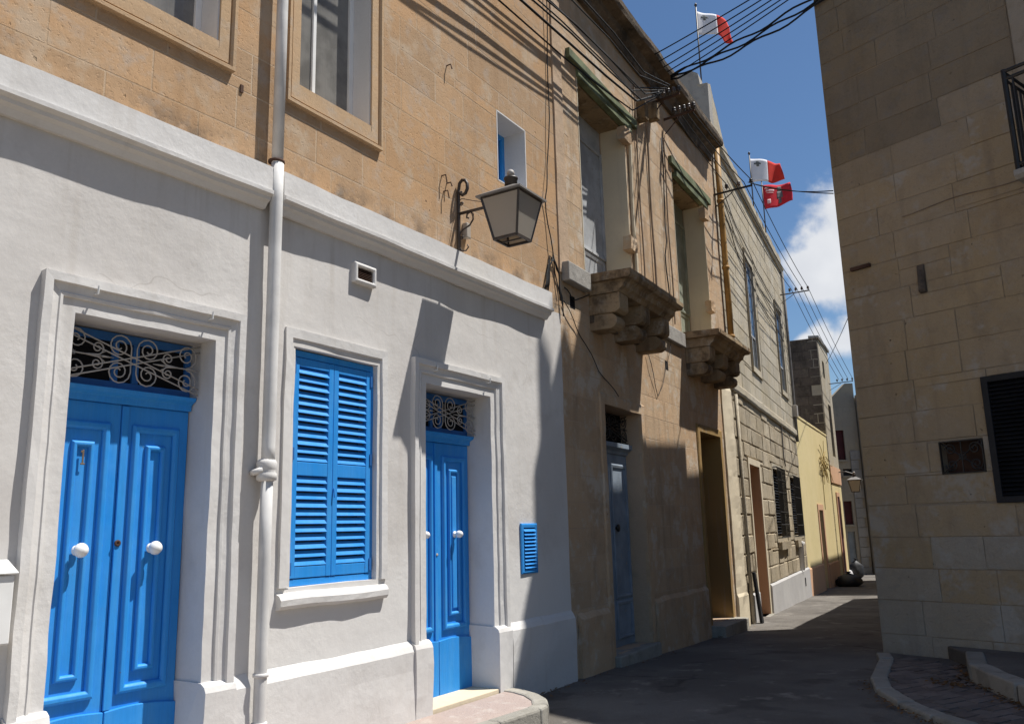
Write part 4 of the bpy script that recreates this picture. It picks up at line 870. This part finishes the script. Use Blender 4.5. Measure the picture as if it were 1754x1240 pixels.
MB().slab([q(RW.pt(.9, 0, -.1)), q(RW.pt(1.65, 0, -.1)), q(RW.pt(1.65, 0, -.9)), q(RW.pt(.9, 0, -.9))], 12.1, 13.1).build('rooftop_shadow_block', 'shade_limestone', cor)  # unseen block added on the roof to shape the shadow on the white wall
MB().slab([q(RW.pt(1.45, 0, -.12)), q(RW.pt(1.5, 0, -.12)), q(RW.pt(1.5, 0, -.5)), q(RW.pt(1.45, 0, -.5))], 13.1, 14.3).build('rooftop_shadow_spike', 'shade_limestone', cor)  # unseen thin upright added to cast the spike of that shadow
# black louvred shutter
s0, s1, z0, z1 = WB
shf = MB().surround(RW, s0 + .07, s1 - .07, z0 + .07, z1 - .07, [(0, -.07), (0, .03), (.07, .035), (.07, -.07)], True).build('shutter', 'black_shutter', cor, bevel=.004)
MB().box(RW, s0 + .05, s1 - .05, z0 + .05, z1 - .05, -.14, -.09).build('shutter_back', 'black_shutter', shf)
for i in range(27):
    z = lerp(z0 + .08, z1 - .08, (i + .5) / 27); MB().sweep(RW, [(-.05, z + .022), (.012, z - .02), (.016, z - .013), (-.045, z + .028)], s0 + .072, s1 - .072).build('slat', 'black_shutter', shf)
# small window behind a scrolled iron grille
s0, s1, z0, z1 = WG
MB().box(RW, s0, s1, z0, z1, -.25, -.16).build('window', 'rust', cor)
g = MB(); g.surround(RW, s0 + .01, s1 - .01, z0 + .01, z1 - .01, [(0, -.015), (0, .02), (.012, .02), (.012, -.015)], True)
for cs, cz, r_, a, sg in ((.40, .28, .075, 0, 1), (.40, .10, .075, 0, -1), (.12, .28, .07, 3.1, -1), (.12, .10, .07, 3.1, 1), (.26, .19, .05, 1, 1)): g.tube(spiral(RW, s0 + cs, z0 + cz, .005, r_, a, 1.6, sg), .009, 5)
g.tube([RW.pt(s0, z0, .005), RW.pt((s0 + s1) / 2, (z0 + z1) / 2, .005), RW.pt(s1, z1, .005)], .009, 5); g.tube([RW.pt(s0, z1, .005), RW.pt((s0 + s1) / 2, (z0 + z1) / 2, .005), RW.pt(s1, z0, .005)], .009, 5)
g.tube([RW.pt((s0 + s1) / 2, z0, .005), RW.pt((s0 + s1) / 2, z1, .005)], .008, 5)
g.build('window_grille', 'iron_black', cor)
MB().box(RW, .14, .41, 4.87, 4.915, -.005, .05).build('iron_bar', 'rust', cor)
MB().sweep(RW, [(-.1, 4.36), (.03, 4.36), (.05, 4.40), (.02, 4.72), (-.1, 4.72)], 1.0, 1.085).build('slot_stub', 'dark_flank_stone', cor, bevel=.01)  # dark stone stub standing in for a recessed slot in the wall
MB().tube([RW.pt(x, 5.42 + .02 * math.sin(x * 5), .012) for x in [.9 + i * .15 for i in range(12)]], .006, 5).build('wall_cable', 'conduit_buff', cor)
# iron balcony
bs = MB().sweep(RW, [(0, 5.12), (.8, 5.12), (.84, 5.16), (.84, 5.22), (0, 5.22)], 2.52, 4.6).build('balcony', 'concrete', cor, bevel=.01)
rl = MB(); c0, c1 = RW.pt(2.56, 0, .8), RW.pt(4.55, 0, .8); w0 = RW.pt(2.56, 0, .02)
for z in (6.36, 6.27, 5.28): rl.tube([w0 + Vector((0, 0, z)), c0 + Vector((0, 0, z)), c1 + Vector((0, 0, z))], .02, 6)
rl.tube([c0 + Vector((0, 0, 5.2)), c0 + Vector((0, 0, 6.38))], .026, 6)
rl.build('railing', 'iron_black', bs)
for i in range(7):
    p = w0.lerp(c0, (i + .5) / 7); MB().tube([p + Vector((0, 0, 5.22)), p + Vector((0, 0, 6.28))], .012, 5).build('baluster', 'iron_black', bs)
for i in range(15):
    p = c0.lerp(c1, (i + .6) / 15.2); MB().tube([p + Vector((0, 0, 5.22)), p + Vector((0, 0, 6.28))], .012, 5).build('baluster', 'iron_black', bs)
MB().surround(RW, 2.62, 3.6, 5.25, 7.6, [(0, -.05), (0, .03), (.18, .03), (.18, -.02)]).build('door_surround', 'shade_mortar', cor)
MB().box(RW, 2.62, 3.6, 5.25, 7.6, -.3, -.2).build('balcony_door', 'black_shutter', cor)

# pavement by the corner building: kerb stones, small pavers, raised platform
kerb = [(4.34, 10.66), (4.20, 10.25), (3.90, 9.65), (3.60, 9.05), (3.40, 8.45), (3.32, 7.80), (3.34, 7.25), (3.42, 6.90), (3.62, 6.3), (4.0, 5.6)]
pav = tag(MB().slab(kerb + [(7.6, 5.6), q(RW.pt(3.5, 0, .01)), q(RW.pt(.02, 0, .01))], -.6, .02).build('pavement', 'asphalt'), kind='structure')
for (a, b) in zip(kerb[:-1], kerb[1:]):
    p, r_ = Vector((*a, 0)), Vector((*b, 0)); t_ = (r_ - p).normalized(); n_ = Vector((-t_.y, t_.x, 0))
    if n_.x < 0: n_ = -n_
    k_ = p.lerp(r_, .02 + .02 * random.random()); e_ = p.lerp(r_, .97 + .015 * random.random())
    MB().slab([q(k_ - n_ * .01), q(e_ - n_ * .01), q(e_ + n_ * .15), q(k_ + n_ * .15)], -.55, .04 + .014 * random.random()).build('kerb_stone', 'kerb_stone', pav, bevel=.02, wob=.007, cut=.12, wscale=4)
plat = [(4.90, 9.62), (4.50, 8.80), (4.32, 7.7), (4.28, 6.9), (4.5, 6.0)]
def inside(x, y, poly):
    c_ = False; j = len(poly) - 1
    for i in range(len(poly)):
        if (poly[i][1] > y) != (poly[j][1] > y) and x < (poly[j][0] - poly[i][0]) * (y - poly[i][1]) / (poly[j][1] - poly[i][1]) + poly[i][0]: c_ = not c_
        j = i
    return c_
area = [(4.30, 10.3), (4.05, 9.65), (3.76, 9.05), (3.57, 8.45), (3.49, 7.80), (3.51, 7.25), (3.6, 6.9), (3.8, 6.4), (4.3, 6.4), (4.24, 7.6), (4.40, 8.75), (4.78, 9.6), (4.62, 10.2)]
base_me = None; rg = random.Random(8)
for i in range(-2, 22):
    for j in range(0, 34):
        p = Vector((3.3, 6.3, 0)) + RW.u * -0 + Vector((.87, .5, 0)) * (i * .2 + (j % 2) * .1) + Vector((-.5, .87, 0)) * (j * .13 - .6)
        if not inside(p.x, p.y, area): continue
        if base_me is None:
            m_ = MB(); a_, b_ = Vector((.87, .5, 0)) * .094, Vector((-.5, .87, 0)) * .059
            o_ = m_.slab([q(-a_ - b_), q(a_ - b_), q(a_ + b_), q(b_ - a_)], -.02, 0).build('paver', 'paving', pav, bevel=.006); base_me = o_.data
        else:
            o_ = bpy.data.objects.new('paver', base_me); COL.objects.link(o_); o_.parent = pav
        o_.location = p + Vector((0, 0, .032 + rg.uniform(-.004, .004))); o_.rotation_euler = (rg.uniform(-.02, .02), rg.uniform(-.02, .02), rg.uniform(-.02, .02))
pl = tag(MB().slab(plat + [(7.4, 6.0), q(RW.pt(2.5, 0, .01)), q(RW.pt(.8, 0, .01))], -.1, .17).build('raised_pavement', 'asphalt', bevel=.02), kind='structure')
for (a, b) in zip(plat[:-1], plat[1:]):
    p, r_ = Vector((*a, 0)), Vector((*b, 0)); t_ = (r_ - p).normalized(); n_ = Vector((-t_.y, t_.x, 0))
    if n_.x < 0: n_ = -n_
    k_ = p.lerp(r_, .02 + .02 * random.random()); e_ = p.lerp(r_, .97 + .015 * random.random())
    MB().slab([q(k_ - n_ * .02), q(e_ - n_ * .02), q(e_ + n_ * .16), q(k_ + n_ * .16)], -.05, .19).build('kerb_stone', 'kerb_stone', pl, bevel=.02, wob=.008, cut=.15)

# ------------------------------------------------------------------ refuse sacks down the lane
def sack(p, r_, h, mat, label, seed):
    mb = MB(); n, m = 18, 12; rg = random.Random(seed); off = Vector((seed * 3.1, seed * 1.7, 0))
    prof = [(.75, 0), (.98, .08), (1.05, .25), (1.0, .45), (.85, .62), (.6, .75), (.3, .84), (.13, .88), (.10, .91), (.2, .96), (.26, 1.0), (.02, .98)]
    vs = []
    for a, z in prof:
        for j in range(n):
            q_ = 2 * math.pi * j / n; w = 1 + .3 * noise.noise(Vector((math.cos(q_) * 2, math.sin(q_) * 2, z * 4)) + off) + .14 * noise.noise(Vector((math.cos(q_) * 6, math.sin(q_) * 6, z * 9)) + off)
            vs.append(Vector(p) + Vector((r_ * a * w * math.cos(q_), r_ * a * w * math.sin(q_), h * z)))
    fs = [(i * n + j, i * n + (j + 1) % n, (i + 1) * n + (j + 1) % n, (i + 1) * n + j) for i in range(len(prof) - 1) for j in range(n)] + [tuple(range(n - 1, -1, -1))]
    return tag(mb.add(vs, fs).build('refuse_sack', mat, loc=p, smooth=True), label, 'refuse sack', 'refuse sacks in the lane')
g_ = lambda x, y: (x, y, ground_z(x, y))
p = S5.pt(5.7, 0, .5); sack((p.x, p.y, ground_z(p.x, p.y)), .42, .5, 'sack_black', 'low black refuse sack slumped against the shaded yellow wall', 3)
sack((14.4, 36.6, ground_z(14, 36)), .28, .8, 'sack_black', 'upright tied black refuse sack at the far end of the lane', 5)
sack((13.8, 36.3, ground_z(13.5, 34)), .3, .42, 'sack_white', 'white refuse sack in the sun at the far corner', 7)

# ------------------------------------------------------------------ flags
def flag(base, top_z, w, h, fly, label, design, seed, phase=0.0, droop=.25, fz=0.0):
    f = empty('flag', base, label, 'flag', 'flags on the roofs')
    fly = Vector(fly).normalized(); side = Vector((-fly.y, fly.x, 0)); P = Vector(base)
    MB().tube([P, Vector((P.x, P.y, top_z + .12))], .016, 8).build('pole', 'iron_lamp', f, smooth=True)
    MB().lathe((P.x, P.y, top_z + .12), (0, 0, 1), [(.02, 0), (.035, .02), (.02, .06), (.004, .08)], 8).build('finial', 'iron_lamp', f, smooth=True)
    def S(u, v):   # u along the fly 0..1, v down 0..1
        wv = math.sin(u * 7.5 + phase + v * 1.1) * .09 * (.25 + u) * w + math.sin(u * 13 + v * 3 + phase) * .03 * u * w
        dz = -droop * h * u * u + math.sin(u * 6 + phase) * .05 * h * u
        return Vector((P.x, P.y, top_z)) + fly * (w * u * (1 - .08 * u) + .02) + side * wv + Vector((0, 0, -v * h * (1 - .22 * u) + dz + fz * u))
    def patch(u0, u1, v0, v1, mat, name, off=.0, nu=16, nv=10):
        mb = MB(); vs = []
        for k in (off + .003, off - .003) if off == 0 else (off + .0015, off):
            for i in range(nu + 1):
                for j in range(nv + 1): vs.append(S(lerp(u0, u1, i / nu), lerp(v0, v1, j / nv)) - side * k)
        N = (nu + 1) * (nv + 1); fs = []
        for i in range(nu):
            for j in range(nv):
                a = i * (nv + 1) + j; fs += [(a, a + 1, a + nv + 2, a + nv + 1), (N + a, N + a + nv + 1, N + a + nv + 2, N + a + 1)]
        edge = [i * (nv + 1) for i in range(nu + 1)] + [nu * (nv + 1) + j for j in range(1, nv + 1)] + [i * (nv + 1) + nv for i in range(nu - 1, -1, -1)] + [j for j in range(nv - 1, 0, -1)]
        for a, b in zip(edge, edge[1:] + edge[:1]): fs.append((a, b, N + b, N + a))
        return mb.add(vs, fs).build(name, mat, f, smooth=True)
    design(patch); return f
def malta(patch):
    patch(0, .5, 0, 1, 'flag_white', 'cloth'); patch(.5, 1, 0, 1, 'flag_red', 'cloth')
    for sg in (-1, 1):   # the grey cross in the corner
        for (u0, u1, v0, v1) in ((.11, .29, .17, .25), (.165, .235, .08, .34)): patch(u0, u1, v0, v1, 'flag_grey', 'emblem', .006 * sg, 6, 4)
def banner(patch):
    patch(0, 1, 0, 1, 'flag_crimson', 'cloth')
    for sg in (-1, 1):
        for (u0, u1, v0, v1) in ((.06, .24, .12, .17), (.08, .38, .21, .29), (.1, .34, .33, .36)): patch(u0, u1, v0, v1, 'flag_pink', 'print', .006 * sg, 6, 3)
        for (u0, u1, v0, v1) in ((.54, .72, .08, .3), (.50, .76, .3, .62), (.58, .70, .62, .86)): patch(u0, u1, v0, v1, 'flag_grey', 'print', .006 * sg, 6, 4)
        patch(.1, .22, .62, .8, 'flag_pink', 'print', .006 * sg, 4, 4)
flag((4.24, 16.5, 10.4), 12.68, .92, .56, (.95, .25, 0), 'white and red flag with grey cross, highest, above the roof behind the cables', malta, 1, .4, .35)
flag((6.53, 21.0, 9.6), 11.25, .98, .68, (.97, .2, 0), 'white and red flag with grey cross flying above the red banner', malta, 2, 1.6, .12)
flag((7.12, 22.0, 9.5), 10.9, .92, .72, (.95, .25, 0), 'crimson printed banner flag flying below the white and red flag', banner, 3, 2.6, -.02, .1)

# ------------------------------------------------------------------ overhead cables and their brackets
def bracket(W, s, z, out, n, label, along=False, mat='rust'):
    b = empty('cable_bracket', W.pt(s, z, 0), label, 'cable bracket', 'cable brackets')
    MB().tube([W.pt(s, z - .03, 0), W.pt(s, z, out)], .022, 4).build('arm', mat, b)
    MB().tube([W.pt(s, z - .3, .01), W.pt(s, z - .05, out * .5)], .012, 4).build('stay', mat, b)
    for i in range(n):
        c = W.pt(s, z + .02, out * (.35 + .62 * i / max(1, n - 1)))
        MB().lathe(c, (0, 0, 1), [(.012, 0), (.012, .03), (.035, .04), (.038, .065), (.025, .075), (.035, .085), (.03, .115), (.008, .125)], 10).build('insulator', 'insulator_brown' if i % 2 else 'iron_lamp', b, smooth=True)
    return b
bracket(S3, 3.55, 8.42, .55, 5, 'cable bracket with many insulators below the dark cornice of the balcony house')
bracket(S3, 4.35, 8.5, .55, 5, 'second cable bracket below the dark cornice, right of its crowded neighbour')
bracket(S3, 7.2, 8.12, .78, 3, 'long black cable bracket at the ochre drainpipe', mat='iron_black')
bracket(S4, 9.6, 8.45, .85, 4, 'pale cable bracket at the end of the weathered house', mat='cable_grey')
bracket(S5, 10.3, 7.3, .95, 4, 'far cable bracket on the tall house above the lane', mat='cable_grey')
def cable(pts, r_, label, mat='cable_rubber', group='overhead cables'):
    pts = [Vector(p_) for p_ in pts]
    return tag(MB().tube([p_ for p_ in pts], r_, 6).build('overhead_cable', mat, loc=pts[0], smooth=True), label, 'cable', group)
rg = random.Random(12); hub = [S3.pt(3.55, 8.5, .3), S3.pt(3.55, 8.5, .42), S3.pt(4.35, 8.6, .45)]
for i in range(8):      # bundle strung along the fronts of the white house and the balcony house
    z0 = 7.30 + .11 * i + rg.uniform(-.05, .05); d0 = .16 + .07 * (i % 4)
    pts = [S1.pt(-5, z0 + .25, d0 + .15), S1.pt(-2.5, z0 + .12, d0 + .12), S2.pt(-4.3, z0 + .05, d0 + .1), S2.pt(-3, z0 + rg.uniform(-.03, .03), d0 + .06), S2.pt(-1.5, z0 + rg.uniform(-.04, .04), d0), S3.pt(0, z0 + .1 + rg.uniform(-.04, .04), d0), S3.pt(1.2, z0 + .2, d0 + .02), S3.pt(2.4, z0 + .42 - .03 * i, d0), S3.pt(3.5, 8.45 + .02 * i, .2 + .03 * i)]
    cable(pts, rg.choice((.010, .012, .016)), 'black cable in the bundle strung along the two nearest house fronts', group='cable bundle on the fronts')
thin = [(3.0, 8.89, 9.60, 'topmost'), (3.2, 8.87, 9.52, 'second from the top'), (3.4, 8.87, 9.44, 'middle one'), (3.6, 8.89, 9.36, 'second from the bottom'), (3.8, 8.9, 9.30, 'lowest')]
for i, (s_, z_, e_, w_) in enumerate(thin):
    cable(sagline(S3.pt(s_, z_, .36), RW.pt(.41, e_, .02), .03), .010, 'thin black cable, ' + w_ + ' of five crossing the street under the highest flag', group='five thin cables')
for i, w_ in enumerate(('upper', 'middle', 'lower')):
    a_, b_ = S3.pt(3.7, 8.86 - .03 * i, .38), RW.pt(.27 + .02 * i, 9.04 - .07 * i, .02); pts = sagline(a_, b_, .05 + .025 * i, 20)
    for k in range(1, 20): pts[k] = pts[k] + Vector((0, 0, .03 * math.sin(k * .9 + i * 2.1)))
    cable(pts, .016, w_ + ' strand of the thick black cables crossing the street to the corner building', group='thick cable bundle')
for i, w_ in enumerate(('lower', 'upper')): cable(sagline(S3.pt(7.2, 8.2, .7), RS.pt(-.12, 6.08 + .04 * i, .02), .05 + .03 * i), .008, w_ + ' of two thin cables from the long black bracket to the corner building', group='pair of thin cables')
for i in range(4):
    o = .3 + .16 * i
    cable(sagline(S3.pt(4.35, 8.55, o * .6), S3.pt(7.2, 8.22, o), .06) + sagline(S3.pt(7.2, 8.22, o), S4.pt(9.6, 8.55, .35 + .16 * i), .12)[1:] + sagline(S4.pt(9.6, 8.55, .35 + .16 * i), S5.pt(10.3, 7.42, .4 + .18 * i), .12)[1:], .009, ('innermost', 'second', 'third', 'outermost')[i] + ' cable from the wall of those running down the lane between brackets', group='cables along the lane')
cable(sagline(S5.pt(9, 7.9, .1), RS.pt(-5.7, 6.6, .02), .1), .009, 'thin cable crossing the lane in front of the tall house')
# slack wires at the joint of the two houses and on the balcony house
def wire(pts, r_, label): return cable(pts, r_, label, 'cable_rubber', 'slack wires on the walls')
def wig(W, pts, r_, label, d=.03):
    out = []
    for (a, b) in zip(pts[:-1], pts[1:]):
        for k in range(4): t_ = k / 4; out.append(W.pt(lerp(a[0], b[0], t_), lerp(a[1], b[1], t_), d + .012 * math.sin(len(out) * 1.3)))
    out.append(W.pt(*pts[-1], d)); return wire(out, r_, label)
for i in range(4): wig(S2, [(-.42 + .03 * i, 4.27), (-.30 + .02 * i, 4.55 + .06 * i), (-.16 + .02 * i, 4.78 - .05 * i), (-.05, 4.5), (.02, 4.2 - .05 * i)], .007, 'black wire in the tangle above the end of the white cornice')
wig(S2, [(-.12, 8.4), (-.13, 7), (-.2, 6.0), (-.32, 5.4), (-.2, 4.8), (-.05, 4.3)], .007, 'thin wire hanging down the tan stone right of the lantern')
wig(S3, [(.05, 4.25), (.5, 3.9), (1.0, 3.55), (1.6, 3.3)], .006, 'slack wire sagging under the nearer balcony')
wig(S3, [(.08, 4.42), (.35, 4.32), (.8, 4.5)], .007, 'pale wire looped along the white ledge to the nearer balcony')
wig(S3, [(2.8, 4.1), (3.15, 3.5), (3.5, 3.85), (3.9, 4.5)], .005, 'wire drooping between the two balconies')
wig(S3, [(4.05, 8.0), (4.0, 6.4), (3.9, 5.9), (3.95, 4.9)], .010, 'thick wire hanging left of the farther balcony door')
for i in range(3): wig(S4, [(.3 + .2 * i, 8.6 - .3 * i), (2.2, 7.9 - .35 * i + .3), (5, 7.6 - .4 * i + .3), (9.4, 7.3 - .4 * i + .4)], .010, ('highest', 'middle', 'lowest')[i] + ' cable clipped along the upper wall of the weathered house', .03)

# dead leaves blown against the kerbs
mb = MB(); rg = random.Random(77)
def leaf(x, y, z, r_):
    a = rg.uniform(0, 6.28); u = Vector((math.cos(a), math.sin(a), rg.uniform(-.4, .4))) * r_; v = Vector((-math.sin(a), math.cos(a), rg.uniform(-.4, .4))) * r_ * .55; c = Vector((x, y, z + r_ * .35))
    mb.add([c - u, c + v, c + u, c - v, c + Vector((0, 0, .004))], [(0, 1, 4), (1, 2, 4), (2, 3, 4), (3, 0, 4)])
for (a, b) in zip(plat[:-1], plat[1:]):
    for _ in range(46):
        t_ = rg.random(); o = abs(rg.gauss(0, .07)); leaf(lerp(a[0], b[0], t_) - .03 - o, lerp(a[1], b[1], t_), .04, rg.uniform(.012, .03))
for (a, b) in zip(kerb[3:-2], kerb[4:-1]):
    for _ in range(26):
        t_ = rg.random(); o = abs(rg.gauss(0, .06)); x, y = lerp(a[0], b[0], t_) - .03 - o, lerp(a[1], b[1], t_); leaf(x, y, ground_z(x, y) + .01, rg.uniform(.012, .028))
for _ in range(60): leaf(4.2 + rg.gauss(0, .1), 8.55 + rg.gauss(0, .12), .045, rg.uniform(.015, .035))
for W, a, b in ((S3, .1, 7.0), (S2, -1.2, 0)):
    for _ in range(70):
        p = W.pt(rg.uniform(a, b), 0, .08 + abs(rg.gauss(0, .10))); leaf(p.x, p.y, ground_z(p.x, p.y) + .012, rg.uniform(.008, .022))
tag(mb.build('leaf_litter', 'dry_leaf'), 'scattered brown dead leaves along the kerbs and wall feet', 'leaves', kind='stuff')
